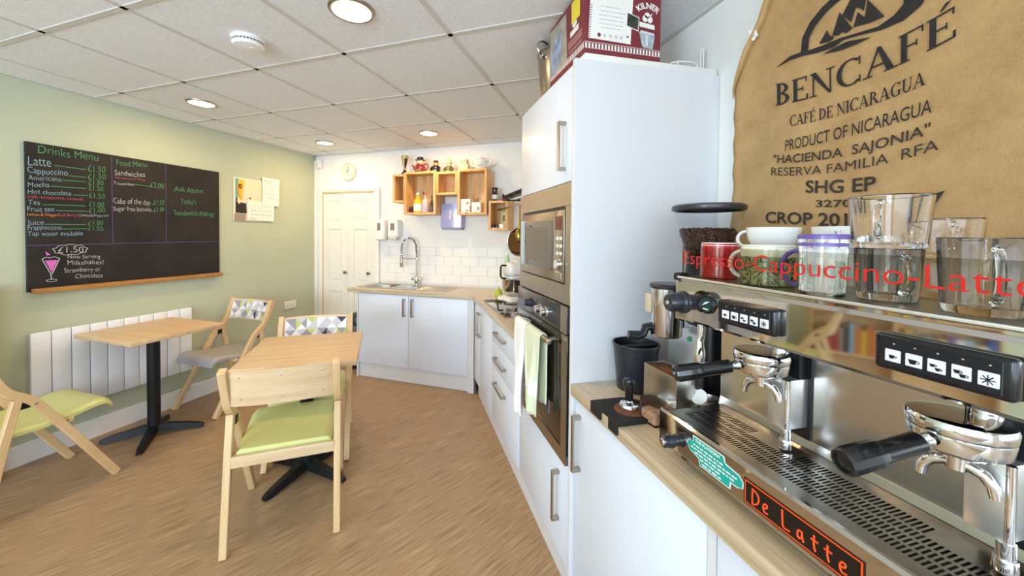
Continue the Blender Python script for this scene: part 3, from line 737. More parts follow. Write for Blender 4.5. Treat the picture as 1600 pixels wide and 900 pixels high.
# microwave
WS = mat('warm_brushed_steel', '#b5aca0', rough=.3, metal=1.0, var=.05, vscale=20)
DGLASS = mat('dark_oven_glass', '#191613', rough=.04, spec=.6, coat=.6)
t = thing('microwave', 'built-in stainless microwave in the tall housing above the oven', 'microwave', (0, 0, 0))
b = M(); y0, y1, z0, z1 = 1.325, 1.968, 1.192, 1.668
a0, a1, c0, c1 = 1.372, 1.93, 1.268, 1.578
for q in [(y0, y1, z0, c0), (y0, y1, c1, z1), (y0, a0, c0, c1), (a1, y1, c0, c1)]: b.box(.610, .62, q[0], q[1], q[2], q[3])
b.build('trim_frame', WS, t, bevel=.001)
b = M(); b.box(.618, 1.1, 1.335, 1.955, 1.20, 1.66); b.build('casing', BLACK, t)
b = M(); b.box(.606, .617, 1.478, a1 - .006, c0 + .008, c1 - .014, bev=.002); dd = b.build('door', WS, t)
b = M(); b.box(.6045, .606, 1.498, 1.895, 1.315, 1.528); b.build('window', DGLASS, dd)
b = M(); b.box(.604, .6048, 1.56, 1.84, 1.345, 1.50); b.build('window_mesh', mat('microwave_mesh', '#6d6355', rough=.25, metal=.4), dd)
b = M(); bow_handle(b, (.606, 1.905, 1.31), (.606, 1.905, 1.535), (-.002, 0, 0), .012); b.build('handle', STEEL, dd)
b = M(); b.box(.606, .617, a0 + .006, 1.475, c0 + .008, c1 - .014, bev=.002); cp = b.build('control_panel', WS, t)
b = M(); b.box(.6052, .6062, 1.392, 1.462, 1.485, 1.54); b.text('12:30', (.6049, 1.448, 1.505), (0, -1, 0), (0, 0, 1), .04, .014) ; 
b.build('display', mat('red_clock_display', '#2a0d0b', rough=.2, emit='#7a1512', es=.5), cp)
for z in (1.45, 1.42, 1.39):
    for y in (1.41, 1.443):
        b = M(); b.box(.603, .6062, y - .013, y + .013, z - .008, z + .008, bev=.002, seg=1); b.build('button', CHROME, cp)
b = M(); b.axis((.606, 1.427, 1.345), (-1, 0, 0), [(0, 0), (.022, 0), (.022, .012), (.019, .015), (0, .015)], 24); b.build('dial', CHROME, cp)
b = M(); b.box(.603, .6062, 1.395, 1.46, 1.285, 1.315, bev=.002, seg=1); b.build('button', WS, cp)
# oven
t = thing('built_in_oven', 'built-in black glass oven in the tall housing with towels on its handle', 'oven', (0, 0, 0))
b = M(); b.box(.60, .619, 1.325, 1.968, 1.082, 1.188, bev=.002); cp = b.build('control_panel', mat('oven_panel', '#33353c', rough=.15, spec=.6), t)
b = M(); b.box(.5985, .60, 1.325, 1.385, 1.082, 1.188); b.build('steel_trim', WS, cp)
for y in (1.76, 1.60, 1.53):
    b = M(); b.axis((.60, y, 1.132), (-1, 0, 0), [(0, 0), (.022, 0), (.022, .006), (.018, .010), (.016, .03), (0, .031)], 24); b.build('knob', CHROME if y < 1.7 else mat('dark_knob', '#4b4b50', rough=.2, metal=.6), cp)
b = M(); b.text('OO', (.5994, 1.70, 1.15), (0, -1, 0), (0, 0, 1), .025, .012); b.build('marking', mat('panel_print', '#b9b9bd', rough=.5), cp)
b = M(); b.box(.602, .619, 1.325, 1.968, .61, 1.078, bev=.002); dd = b.build('door', DGLASS, t)
b = M()
for q in [(1.325, 1.372, .576, 1.078), (1.372, 1.968, .576, .628)]: b.box(.5985, .602, *q)
b.box(.602, .619, 1.325, 1.968, .576, .61); b.build('steel_trim', WS, dd)
b = M(); b.box(.6008, .602, 1.45, 1.90, .70, .98); b.build('window', mat('oven_window', '#241b12', rough=.03, coat=.6), dd)
b = M(); b.cyl((.562, 1.41, 1.035), (.562, 1.93, 1.035), .0115, n=18, bev=.002)
for y in (1.44, 1.912): b.cyl((.562, y, 1.035), (.602, y, 1.04), .009, n=14)
b.build('handle', WS, dd)
b = M(); b.box(.625, 1.15, 1.33, 1.96, .582, 1.185); b.build('casing', BLACK, t)
# towels on the oven rail
def towel(name, label, y0, y1, zf, zb_, m, stripe=None, seed=0):
    t = thing(name, label, 'towel', (.562, (y0 + y1) / 2, 1.035)); R = random.Random(seed); w = (y1 - y0) / 2; ph = R.random() * 6
    H1, H2 = 1.035 - zf, 1.035 - zb_
    def fn(a, c, off):
        L = H1 + H2 + .05; d = c * L
        r = .0145 + off
        if d < H1: x, z = -r, -(H1 - d)
        elif d < H1 + .05:
            q = (d - H1) / .05 * PI; x, z = -r * math.cos(q), r * math.sin(q)
        else: x, z = r, -(d - H1 - .05)
        k = min(1, -z / .25) if z < 0 else 0
        y = (2 * a - 1) * w * (1 - .10 * k * (0.5 + .5 * math.sin(ph)))
        wav = .010 * k * math.sin(a * 9 + ph + z * 4) + .006 * k * math.sin(a * 17 + z * 9)
        x += (wav - .010 * k) if x < 0 else min(0.006, wav * .3)
        return (x, y + .006 * k * math.sin(z * 14 + ph), z + (.008 * math.sin(a * 8 + ph) if c in (0, 1) else 0))
    b = M(); mf = None
    if stripe: mf = lambda i, j: 1 if stripe[0] <= j < stripe[1] else 0
    b.quadgrid(lambda a, c: fn(a, c, 0), 28, 60, mf)
    o = b.build('cloth', m, t, sharp=180)
    md = o.modifiers.new('thickness', 'SOLIDIFY'); md.thickness = .005; md.offset = 1
    return t
TW = mat('white_towelling', '#f5f4f3', rough=.95, bump=.5, bscale=350); TG = mat('pale_green_towelling', '#dfe5c9', rough=.95, bump=.5, bscale=350)
towel('tea_towel', 'white cloth towel hanging from the far end of the oven rail', 1.665, 1.830, .60, .93, [TW], None, 1)
towel('hand_towel', 'pale green hand towel with white band hanging from the oven rail', 1.475, 1.655, .69, .74, [TG, mat('white_band', '#f1f0ea', rough=.9)], (7, 13), 4)

# ------------------------------------------------------------------ base unit and worktop under the coffee machine
t = thing('base_cabinet', 'pale grey base unit under the coffee machine', 'cabinet', (0, 0, 0), 0, 'base units')
b = M(); b.box(FX + .019, RX - .002, -1.2, 1.289, .15, .868); b.build('body', CABM, t)
front('door', .655, 1.284, .15, .864, t, ((FX, 1.245, .606), (FX, 1.245, .81), OUT))
b = M(); b.box(FX, FX + .018, .632, .653, .15, .866); b.build('filler_strip', CABM, t)
front('door', .03, .63, .15, .864, t, ((FX, .07, .606), (FX, .07, .81), OUT)); front('door', -.60, .028, .15, .864, t, ((FX, -.55, .606), (FX, -.55, .81), OUT)); front('door', -1.2, -.602, .15, .864, t)
b = M(); b.box(.656, .672, -1.2, 1.289, 0, .149); b.build('plinth', CABM, t)
t = thing('worktop', 'light oak laminate worktop carrying the coffee machine', 'worktop')
b = M(); b.box(.60, RX - .001, -1.21, 1.289, WZ0, WZ, bev=.003, seg=2); b.build('slab', OAK, t)

# ------------------------------------------------------------------ pine crates on the back wall
def crate(label, x0, x1, z0, z1, yf, vertical=True, yb=BY - .002):
    t = thing('pine_crate', label, 'crate', (0, 0, 0), RA, 'pine crates on the back wall')
    th = .009; d = yb - yf
    def slats(name, mk, n, a0, a1, m):
        g = .009; w = (a1 - a0 - g * (n - 1)) / n; b = M()
        for k in range(n): mk(b, a0 + k * (w + g), a0 + k * (w + g) + w)
        return b.build(name, m, t, bevel=.001)
    nb = max(2, round((x1 - x0) / .07))
    if vertical: slats('back', lambda b, p, q: b.box(p, q, yb - th, yb, z0 + .004, z1 - .004), nb, x0 + .004, x1 - .004, PINE)
    else: slats('back', lambda b, p, q: b.box(x0 + .004, x1 - .004, yb - th, yb, p, q), max(2, round((z1 - z0) / .08)), z0 + .004, z1 - .004, PINEX)
    for xa, xb in ((x0, x0 + th), (x1 - th, x1)): slats('side', lambda b, p, q: b.box(xa, xb, p, q, z0, z1), 2, yf, yb - th, PINE)
    for za, zb_ in ((z0, z0 + th), (z1 - th, z1)): slats('top' if za > z0 else 'bottom', lambda b, p, q: b.box(x0 + th, x1 - th, p, q, za, zb_), 2, yf, yb - th, PINEX)
    b = M()
    for xa in (x0 + th, x1 - th - .016): b.box(xa, xa + .016, yf, yf + .016, z0 + th, z1 - th)
    for za in (z0 + th, z1 - th - .014): b.box(x0 + th + .016, x1 - th - .016, yf, yf + .010, za, za + .014)
    b.build('corner_batten', PINE, t, bevel=.001)
    return t
crate('small pine crate at the left end of the wall crates below the vase', -2.325, -2.170, 1.805, 2.105, 3.50)
crate('tall pine crate holding the yellow bottle', -2.168, -1.800, 1.672, 2.118, 3.475)
crate('shallow pine crate with horizontal slats above the blue dispenser', -1.798, -1.560, 1.872, 2.106, 3.485, vertical=False)
crate('tall pine crate holding the white boxes under the teapot', -1.557, -1.243, 1.665, 2.118, 3.475)
crate('low pine crate at the right end of the wall crates behind the pans', -1.228, -1.03, 1.512, 1.800, 3.49)
# ornaments standing on the crates
def AT(x, y, z): return fa(x, y, z)
ZC = 2.1185
t = thing('vase', 'tall cream and dark flared vase on the leftmost crate', 'vase', AT(-2.215, 3.56, 2.1055), RA)
CRV = mat('vase_cream', '#b8a672', rough=.3, var=.25, vscale=25); DK = mat('dark_glaze', '#2a211b', rough=.2)
b = M(); b.lathe([(0, 0), (.034, 0), (.036, .012), (.022, .028), (.014, .05), (.016, .08), (.030, .14), (.040, .20), (.036, .207), (.026, .15), (0, .09)], 28); b.build('body', CRV, t)
b = M(); b.lathe([(.0365, .0), (.0375, .012), (.023, .028), (.0155, .05)], 28); b.build('foot_glaze', DK, t)
b = M(); b.quadgrid(lambda a, c: ((.017 + .021 * c + .001) * math.cos(-1.1 + .9 * a), (.017 + .021 * c + .001) * math.sin(-1.1 + .9 * a), .075 + .095 * c), 6, 6); b.build('dark_leaf', DK, t)
def jug_figure(name, label, cat, x, hatc, facec, coat, frontc, s_, brim=1.0, handle=None, spout=False, arms=False, z=ZC):
    t = thing(name, label, cat, AT(x, 3.55, z), RA, 'ornaments on the crates')
    b = M(); b.lathe([(0, 0), (.05 * s_, 0), (.062 * s_, .02 * s_), (.06 * s_, .05 * s_), (.045 * s_, .085 * s_), (.03 * s_, .09 * s_), (0, .092 * s_)], 24); b.build('body', coat, t)
    b = M(); b.quadgrid(lambda a, c: ((.0625 * s_) * math.cos(-PI / 2 - .55 + 1.1 * a) * (1 - .3 * c), (.0635 * s_) * math.sin(-PI / 2 - .55 + 1.1 * a) * (1 - .28 * c), .012 * s_ + .062 * s_ * c), 6, 6); b.build('waistcoat', frontc, t)
    b = M(); b.sphere((0, -.004, .108 * s_), .043 * s_, 18, (1, .95, .95)); b.sphere((0, -.0435 * s_ , .104 * s_), .008 * s_, 10)
    hd = b.build('head', facec, t)
    b = M()
    for q in (-1, 1): b.sphere((q * .014 * s_, -.0415 * s_, .118 * s_), .0055 * s_, 8)
    b.tube([(-.012 * s_, -.0415 * s_, .092 * s_), (0, -.044 * s_, .089 * s_), (.012 * s_, -.0415 * s_, .092 * s_)], .0022 * s_, 6); b.build('facial_features', DK, hd)
    b = M(); b.lathe([(0, .132 * s_), (.045 * s_ * brim, .130 * s_), (.047 * s_ * brim, .134 * s_), (.034 * s_, .138 * s_), (.036 * s_, .160 * s_), (.03 * s_, .164 * s_), (0, .165 * s_)], 22); b.build('hat', hatc, t)
    if handle: b = M(); b.tube([(.055 * s_, 0, .02 * s_), (.085 * s_, 0, .035 * s_), (.095 * s_, 0, .065 * s_), (.08 * s_, 0, .088 * s_), (.045 * s_, 0, .088 * s_)], .007 * s_, 8); b.build('handle', handle, t)
    if spout: b = M(); b.tube([(-.05 * s_, 0, .03 * s_), (-.075 * s_, 0, .05 * s_), (-.082 * s_, 0, .075 * s_), (-.095 * s_, 0, .088 * s_)], [.013 * s_, .011 * s_, .009 * s_, .007 * s_], 10); b.build('spout', handle, t)
    if arms:
        b = M()
        for q in (-1, 1): b.tube([(q * .04 * s_, -.01, .075 * s_), (q * .07 * s_, -.015, .05 * s_), (q * .062 * s_, -.03, .02 * s_)], [.016 * s_, .016 * s_, .012 * s_], 10)
        b.build('arms', coat, t)
    return t
HATB = mat('black_glaze', '#1d1a1c', rough=.15, coat=.5); FACE = mat('flesh_glaze', '#eccaa8', rough=.2, coat=.4); REDG = mat('maroon_glaze', '#8c2f3a', rough=.2, coat=.4); GRNG = mat('leaf_green_glaze', '#8fb557', rough=.2, coat=.4)
TANF = mat('tan_glaze', '#d09a67', rough=.25, coat=.3); BEI = mat('beige_glaze', '#d8cba6', rough=.3, coat=.2, var=.2, vscale=40); OLV = mat('olive_glaze', '#5d5a3a', rough=.3, coat=.2, var=.35, vscale=45)
jug_figure('figure_teapot', 'novelty teapot figure with black hat, cream face and maroon coat', 'teapot', -2.02, HATB, FACE, REDG, GRNG, 1.0, 1.25, handle=REDG, spout=True)
jug_figure('figure_jug', 'small figure jug with black cap, dark coat and green front', 'jug', -1.835, HATB, TANF, mat('navy_glaze', '#20222e', rough=.2, coat=.4), GRNG, .72, .9, arms=True, z=2.1065 if False else ZC)
t = jug_figure('figure_jug', 'small cream and olive figure jug with pointed hat on the shallow crate', 'jug', -1.683, BEI, BEI, OLV, BEI, .70, 1.15, arms=True, z=2.1065)
b = M(); b.lathe([(.026, .112), (.016, .135), (.004, .165), (0, .167)], 16); b.build('hat_point', BEI, t)
t = thing('animal_jar', 'beige square lidded jar with an owl like face beside the teapot', 'jar', AT(-1.515, 3.56, ZC), RA)
b = M(); b.box(-.05, .05, -.04, .04, 0, .062, bev=.01); b.build('body', BEI, t); b = M(); b.box(-.036, .036, -.032, .032, .062, .112, bev=.006); b.sphere((-.03, 0, .114), .009, 8); b.sphere((.03, 0, .114), .009, 8); lid = b.build('lid', BEI, t)
b = M()
for q in (-.016, .016): b.axis((q, -.0325, .09), (0, -1, 0), [(0, 0), (.010, 0), (.010, .001), (0, .0015)], 14)
b.build('eyes', TANF, lid)
t = thing('teapot', 'white china teapot with grey pattern on the right tall crate', 'teapot', AT(-1.335, 3.56, ZC), RA)
TP = mat('white_china', '#eeede8', rough=.12, coat=.5)
b = M(); b.lathe([(0, 0), (.045, 0), (.048, .006), (.072, .035), (.078, .06), (.066, .092), (.045, .106), (.043, .109), (0, .109)], 28); bd = b.build('body', TP, t)
b = M()
for r_ in (.022, .034): b.tube([(r_ * math.cos(a) , -.0775 + .0 + .25 * r_ * 0 - .0005 + .28 * (r_ ** 2) / .03, .055 + r_ * .8 * math.sin(a)) for a in [i * PI / 14 for i in range(28)]], .0018, 6, closed=True)
b.build('grey_motif', mat('grey_print', '#a3a39c', rough=.3), bd)
b = M(); b.lathe([(.046, .107), (.04, .118), (.012, .128), (.006, .132), (.011, .142), (0, .146)], 24); b.build('lid', TP, t)
b = M(); b.tube([(.06, 0, .04), (.095, 0, .055), (.108, 0, .085), (.125, 0, .105)], [.018, .014, .010, .009], 12); b.build('spout', TP, t)
b = M(); b.tube([(-.062, 0, .085), (-.095, 0, .09), (-.108, 0, .065), (-.095, 0, .04), (-.07, 0, .035)], .006, 8); b.build('handle', TP, t)
# bottles and boxes in the crates
def bottle(name, label, x, y, z, r, h, m, cap, lab=None, neck=.35, cat='bottle', cols=None):
    t = thing(name, label, cat, AT(x, y, z), RA)
    b = M(); b.lathe([(0, 0), (r * .9, 0), (r, .006), (r, h * .55), (r * .85, h * .65), (r * neck, h * .76), (r * neck, h * .92), (0, h * .92)], 24); b.build('body', m, t)
    b = M(); b.lathe([(r * neck * 1.15, h * .90), (r * neck * 1.15, h), (0, h)], 18); b.build('cap', cap, t)
    if lab: b = M(); b.lathe([(r * 1.01, h * .14), (r * 1.01, h * .48)], 24); b.build('paper_label', lab, t)
    return t
YEL = mat('yellow_squash', '#dfc02e', rough=.15, coat=.4); 
bottle('squash_bottle', 'yellow squash bottle with white label in the tall crate', -2.047, 3.55, 1.682, .047, .225, YEL, WHITEP, PAPER)
bottle('cordial_bottle', 'clear bottle with white and purple label beside the yellow bottle', -1.955, 3.55, 1.682, .038, .215, mat('pale_cordial', '#cfc6c4', rough=.1, coat=.4), mat('orange_cap', '#c87e4c', rough=.4), mat('purple_label', '#cbbfd0', rough=.5, var=.3, vscale=40))
bottle('dark_bottle', 'slim dark bottle right of the labelled bottle in the tall crate', -1.885, 3.56, 1.682, .018, .19, mat('dark_bottle_glass', '#3b3d44', rough=.1, coat=.4), BLACK)
bottle('dark_jar', 'small dark jar left of the yellow bottle in the tall crate', -2.125, 3.55, 1.682, .022, .075, mat('brown_jar', '#3a2218', rough=.2, coat=.3), BLACK, neck=.9, cat='jar')
def carton(label, x0, x1, z0, z1, y0=3.50, y1=3.60):
    t = thing('white_carton', label, 'box', AT((x0 + x1) / 2, (y0 + y1) / 2, z0), RA, 'white cartons in the crate')
    w, d, h = (x1 - x0) / 2, (y1 - y0) / 2, z1 - z0
    b = M(); b.box(-w, w, -d, d, 0, h, bev=.002, seg=1); b.build('carton', mat('white_card', '#efeeea', rough=.6) if 'white_card' not in bpy.data.materials else bpy.data.materials['white_card'], t)
    b = M(); b.box(w * .2, w * .75, -d - .0006, -d, h * .3, h * .6); b.build('printed_patch', bpy.data.materials['grey_print'], t)
    return t
carton('lower white carton of the stacked pair in the crate', -1.535, -1.43, 1.675, 1.748); carton('upper white carton of the stacked pair in the crate', -1.54, -1.425, 1.749, 1.824); carton('single square white carton on the right of the crate', -1.412, -1.315, 1.675, 1.79)
bottle('preserve_jar', 'dark preserve jar with white base label on top of the low crate', -1.19, 3.57, 1.801, .028, .135, mat('dark_preserve', '#2c1718', rough=.15, coat=.5), BLACK, PAPER, neck=.95, cat='jar')
t = thing('pink_pot', 'tiny pink and lilac pot on top of the low crate', 'pot', AT(-1.115, 3.57, 1.801), RA)
b = M(); b.lathe([(0, 0), (.02, 0), (.026, .022), (.022, .028), (0, .028)], 18); b.build('pot', mat('pink_glaze', '#b9728f', rough=.3), t); b = M(); b.lathe([(.024, .027), (.016, .036), (0, .038)], 18); b.build('lid', mat('lilac_glaze', '#8d7cae', rough=.3), t)
t = thing('snack_packet', 'pale yellow packet standing in the low crate', 'packet', AT(-1.10, 3.63, 1.5225), RA)
b = M(); b.quadgrid(lambda a, c: (-.045 + .09 * a, -.014 * math.sin(PI * a) * math.sin(PI * c), .19 * c), 10, 10); b.quadgrid(lambda a, c: (-.045 + .09 * a, .014 * math.sin(PI * a) * math.sin(PI * c), .19 * c), 10, 10); b.build('bag', mat('foil_yellow', '#e6dfa6', rough=.35), t)
b = M(); b.quadgrid(lambda a, c: (-.022 + .044 * a, -.0152 * math.sin(PI * (.25 + .5 * a)) * math.sin(PI * (.3 + .4 * c)) - .001, .08 + .06 * c), 8, 8); b.build('printed_patch', mat('olive_print', '#8d8c35', rough=.4), t)
t = thing('white_mug', 'white mug in the low crate in front of the packet', 'mug', AT(-1.105, 3.55, 1.5225), RA)
b = M(); b.lathe([(0, 0), (.026, 0), (.034, .01), (.034, .05), (.031, .05), (.03, .008), (0, .006)], 22); b.build('cup', PORC, t); b = M(); b.tube([(.032, 0, .04), (.052, 0, .038), (.052, 0, .016), (.032, 0, .012)], .004, 8); b.build('handle', PORC, t)
for k, x in enumerate((-1.192, -1.156)):
    t = thing('spice_jar', ('left small dark spice jar in the low crate', 'right small dark spice jar in the low crate')[k], 'jar', AT(x, 3.54, 1.5225), RA, 'spice jars')
    b = M(); b.lathe([(0, 0), (.016, 0), (.016, .035), (0, .035)], 16); b.build('body', bpy.data.materials['brown_jar'], t); b = M(); b.lathe([(.017, .034), (.017, .046), (0, .046)], 16); b.build('lid', BLACK, t)

# dispensers on the back wall
t = thing('paper_towel_dispenser', 'blue translucent paper towel dispenser on the white wall under the crates', 'dispenser', AT(-1.679, BY, 1.52), RA)
b = M(); b.box(-.10, .10, -.02, -.0005, .22, .345, bev=.004); b.box(-.105, .105, -.10, -.001, .006, .255, bev=.02); b.build('back_plate', WHITEP, t)
BLU = mat('blue_cover', '#a3a6d6', rough=.12, coat=.5, spec=.6)
b = M(); pr = [(-.125, 0.022), (-.118, .008), (-.10, 0), (.10, 0), (.118, .008), (.125, .022), (.127, .265), (-.127, .265)]
b.quadgrid(lambda a, c: (-.116 + .232 * a, -.105 - .020 * math.sin(PI * a), .020 + .246 * c), 20, 4)
b.prism([(-.116, -.02), (.116, -.02)] + [(.116 - .232 * i / 12, -.105 - .020 * math.sin(PI * i / 12)) for i in range(13)], (0, 0, .2655), (1, 0, 0), (0, 1, 0), (0, 0, .003))
b.box(-.1175, -.1155, -.106, -.02, .02, .268); b.box(.1155, .1175, -.106, -.02, .02, .268)
b.quadgrid(lambda a, c: (-.116 + .232 * a, (-.105 - .020 * math.sin(PI * a)) * (1 - c) - .02 * c, .020 - .024 * math.sin(PI * min(1, c + .0)) ), 20, 6)
b.build('cover', BLU, t)
b = M(); b.tube([(0, -.124, .205), (.006, -.125, .16), (-.002, -.124, .10)], .010, 8, flat=1.3); b.build('window_slot', mat('pale_window', '#dfe0f2', rough=.1), t)  # pale streak paints the glossy highlight onto the blue cover
for k, (x, w, h, z, lb) in enumerate([(-2.572, .13, .245, 1.39, 'rounded white soap dispenser left of the other on the wall by the door'), (-2.395, .135, .225, 1.402, 'white paper hand towel dispenser right of the soap dispenser')]):
    t = thing('wall_dispenser', lb, 'dispenser', AT(x, BY, z), RA, 'dispensers by the door')
    b = M(); b.box(-w / 2, w / 2, -.10, -.0005, .03 if k else 0, h, bev=.018 if k else .035, seg=4); b.build('casing', WHITEP, t)
    b = M(); b.box(-.026 if k else -.022, .026 if k else .022, -.1025, -.099, h * .48, h * .82, bev=.002, seg=1); b.build('window', mat('smoky_window', '#8f8880', rough=.15) if not k else bpy.data.materials['smoky_window'], t)
    b = M(); b.box(-.05, .05, -.112 if k else -.106, -.05, -.002 if k else .012, .05, bev=.012); b.build('push_bar', WHITEP if not k else mat('pale_grey_plastic', '#d2d2ce', rough=.35), t)

# bin beside the sink unit
t = thing('pedal_bin', 'dark pedal bin half hidden behind the sink cabinet end panel', 'bin', AT(-2.745, 3.49, 0), RA)
b = M(); b.lathe([(0, 0), (.118, 0), (.122, .01), (.125, .50), (0, .50)], 30); b.build('body', mat('bin_grey', '#6d6560', rough=.4), t)
b = M(); b.lathe([(.127, .47), (.128, .53), (.115, .57), (.06, .59), (0, .595)], 30); b.build('lid', BLACK, t)
b = M(); b.lathe([(.126, 0), (.13, .03), (.124, .035)], 30); b.box(-.03, .03, -.17, -.12, .012, .022, bev=.003); b.build('pedal', BLACK, t)
b = M(); b.axis((-.06, -.109, .43), (-.48, -.88, 0), [(0, .0), (.028, .001), (.028, .003), (0, .004)], 20); b.build('badge', mat('badge_blue', '#8c93ad', rough=.4), t)

# ------------------------------------------------------------------ hob, mixer and things on the hob run
t = thing('hob', 'black glass hob set into the oak worktop', 'hob', (.89, 2.755, .9102))
b = M(); b.box(-.245, .25, -.335, .335, 0, .006, bev=.002); b.build('glass_top', mat('black_hob_glass', '#121214', rough=.03, spec=.7, coat=1.0), t)
b = M()
for q in [(-.25, -.243, -.34, .34), (.248, .255, -.34, .34), (-.243, .248, -.34, -.334), (-.243, .248, .334, .34)]: b.box(q[0], q[1], q[2], q[3], -.0, .0075)
b.build('steel_edge', NICKEL, t)
b = M()
for x, y, r in [(-.1, -.17, .075), (-.1, .17, .09), (.13, -.17, .09), (.13, .17, .075)]:
    b.tube([(x + r * math.cos(a), y + r * math.sin(a), .0062) for a in [i * PI / 20 for i in range(40)]], .0008, 4, closed=True)
b.build('ring_marking', mat('ring_print', '#6e6e70', rough=.4), t)
t = thing('stand_mixer', 'white stand mixer with steel bowl on the hob by the tall unit', 'mixer', (.885, 2.98, .9175), math.radians(180 + 20))
MW = mat('mixer_white', '#f3f1ec', rough=.2, coat=.4)
b = M(); b.box(-.26, .12, -.10, .10, .006, .035, bev=.014, seg=4); b.box(-.10, .11, -.085, .085, .032, .048, bev=.006); b.build('base', MW, t)
b = M(); b.cyl((-.22, .06, 0), (-.22, .06, .008), .015); b.cyl((-.22, -.06, 0), (-.22, -.06, .008), .015); b.cyl((.08, .06, 0), (.08, .06, .008), .015); b.cyl((.08, -.06, 0), (.08, -.06, .008), .015); b.build('rubber_feet', RUBBER, t)
b = M(); b.box(-.27, -.16, -.06, .06, .03, .24, bev=.03, seg=4); b.build('column', MW, t)
b = M(); b.box(-.29, .10, -.07, .07, .205, .325, bev=.045, seg=5); b.box(-.02, .075, -.055, .055, .185, .215, bev=.012); b.box(-.06, .0, -.02, .02, .318, .338, bev=.008); b.build('head', MW, t)
b = M(); b.lathe([(0, .05), (.055, .05), (.075, .06), (.102, .10), (.112, .185), (.114, .188), (.108, .186), (.098, .10), (0, .062)], 32); b.build('bowl', mat('bowl_steel', '#c9c7c4', rough=.14, metal=1.0), t)
b = M(); b.tube([(.09, 0, .30), (.135, 0, .302), (.147, 0, .29), (.147, 0, .22), (.135, 0, .20), (.10, 0, .195)], .008, 10); b.build('handle', BLACK, t)
b = M(); b.cyl((.02, 0, .10), (.02, 0, .19), .012, n=12); b.build('beater_shaft', STEEL, t)
t = thing('pear', 'yellow green pear on the worktop behind the mixer', 'fruit', (.79, 3.17, WZ + .0005))
b = M(); b.lathe([(0, 0), (.018, .002), (.036, .02), (.038, .038), (.028, .062), (.017, .082), (.010, .092), (0, .095)], 20); b.build('flesh', mat('pear_green', '#b9c43c', rough=.35, var=.15, vscale=30), t); b = M(); b.tube([(0, 0, .093), (.003, 0, .105), (.008, 0, .112)], .002, 6); b.build('stem', DK, t)
t = thing('glass_jug', 'small clear glass jug with dark handle at the front of the hob', 'jug', (.725, 2.56, .9170))
b = M(); b.lathe([(0, 0), (.052, 0), (.056, .004), (.060, .085), (.0575, .085), (.0535, .006), (0, .004)], 28); b.build('body', GLASS, t)
b = M(); b.tube([(-.058, .0, .078), (-.088, 0, .078), (-.094, 0, .065), (-.088, 0, .02), (-.056, 0, .015)], .006, 8); b.build('handle', BLACK, t)
t = thing('green_bottle', 'slim pale green bottle standing behind the stand mixer', 'bottle', (.93, 3.40, WZ + .0005))
b = M(); b.lathe([(0, 0), (.026, 0), (.027, .01), (.027, .30), (.018, .34), (.014, .37), (0, .37)], 20); b.build('body', mat('pale_green_bottle', '#b9dcae', rough=.25), t); b = M(); b.lathe([(.016, .365), (.016, .395), (0, .395)], 16); b.build('cap', WHITEP, t)

# pot rack on the right wall beyond the tall unit
IRON = mat('black_iron', '#241f1c', rough=.5, metal=.5); COPPER = mat('dull_copper', '#7c5a38', rough=.3, metal=1.0); BRASS = mat('old_brass', '#a5914b', rough=.25, metal=1.0)
t = thing('pot_rack', 'black iron scroll pot rack with steel rail beside the tall unit', 'rack', (0, 0, 0))
b = M()
for z in (1.79, 1.83): b.tube([(.90, 2.35, z), (.90, 3.45, z)], .006, 6)
for x in (1.0, 1.1): b.tube([(x, 2.35, 1.79), (x, 3.45, 1.79)], .006, 6)
for y in (2.4, 2.9, 3.4): b.tube([(.90, y, 1.79), (RX - .001, y, 1.79)], .007, 6); b.tube([(.93, y, 1.79), (1.08, y, 1.92), (RX - .001, y, 2.0)], .005, 6)
y = 2.40
while y < 3.42:
    b.tube([(.90, y + .02 * math.cos(a) * (1 - a / 14), 1.81 + .016 * math.sin(a) * (1 - a / 14)) for a in [i * .5 for i in range(18)]], .004, 5); y += .052
b.tube([(.90, 3.45 + .03 * math.sin(a) * (1 - a / 9), 1.80 + .03 - .03 * math.cos(a) * (1 - a / 9)) for a in [i * .5 for i in range(14)]], .006, 6)
b.build('scroll_shelf', IRON, t)
b = M(); b.cyl((.90, 2.30, 1.715), (.90, 3.66, 1.715), .011, n=14, bev=.003); b.build('rail', STEEL, t)
b = M()
for y in (2.42, 3.38): b.tube([(.90, y, 1.715), (.90, y, 1.79)], .005, 6)
b.build('hanger', STEEL, t)
def hook(b, y): b.tube([(.90 + .016 * math.cos(a), y, 1.715 + .016 * math.sin(a)) for a in [i * PI / 8 for i in range(-1, 9)]] + [(.884, y, 1.70), (.886, y, 1.68)], .0025, 6)
t = thing('frying_pan', 'round copper coloured pan hanging from the pot rack', 'pan', (.886, 2.96, 1.41), math.radians(-68))
b = M(); b.axis((0, 0, 0), (1, 0, 0), [(0, .002), (.085, .002), (.115, .035), (.118, .036), (.09, -.002), (0, -.002)], 36); b.build('bowl', COPPER, t); b = M(); b.axis((0, 0, 0), (1, 0, 0), [(.112, .034), (.119, .0365), (.121, .034), (.117, .031)], 36); b.build('rim', STEEL, t)
b = M(); b.tube([(.032, 0, .115), (.045, 0, .19), (.05, 0, .265)], [.009, .008, .010], 10, flat=1.4); b.tube([(.05 + .014 * math.cos(a) * 0, .014 * math.cos(a), .276 + .012 * math.sin(a)) for a in [i * PI / 8 for i in range(16)]], .003, 6, closed=True); b.build('handle', IRON, t)
t = thing('brass_ladle', 'long brass ladle hanging in front of the pan', 'ladle', (.872, 2.84, 1.40))
b = M(); b.sphere((0, 0, .055), .048, 18, (.8, .8, 1.25)); b.build('bowl', BRASS, t); b = M(); b.tube([(0, 0, .105), (0, 0, .2), (.006, 0, .30), (.02, 0, .318)], [.012, .008, .007, .006], 10); b.build('handle', BRASS, t)
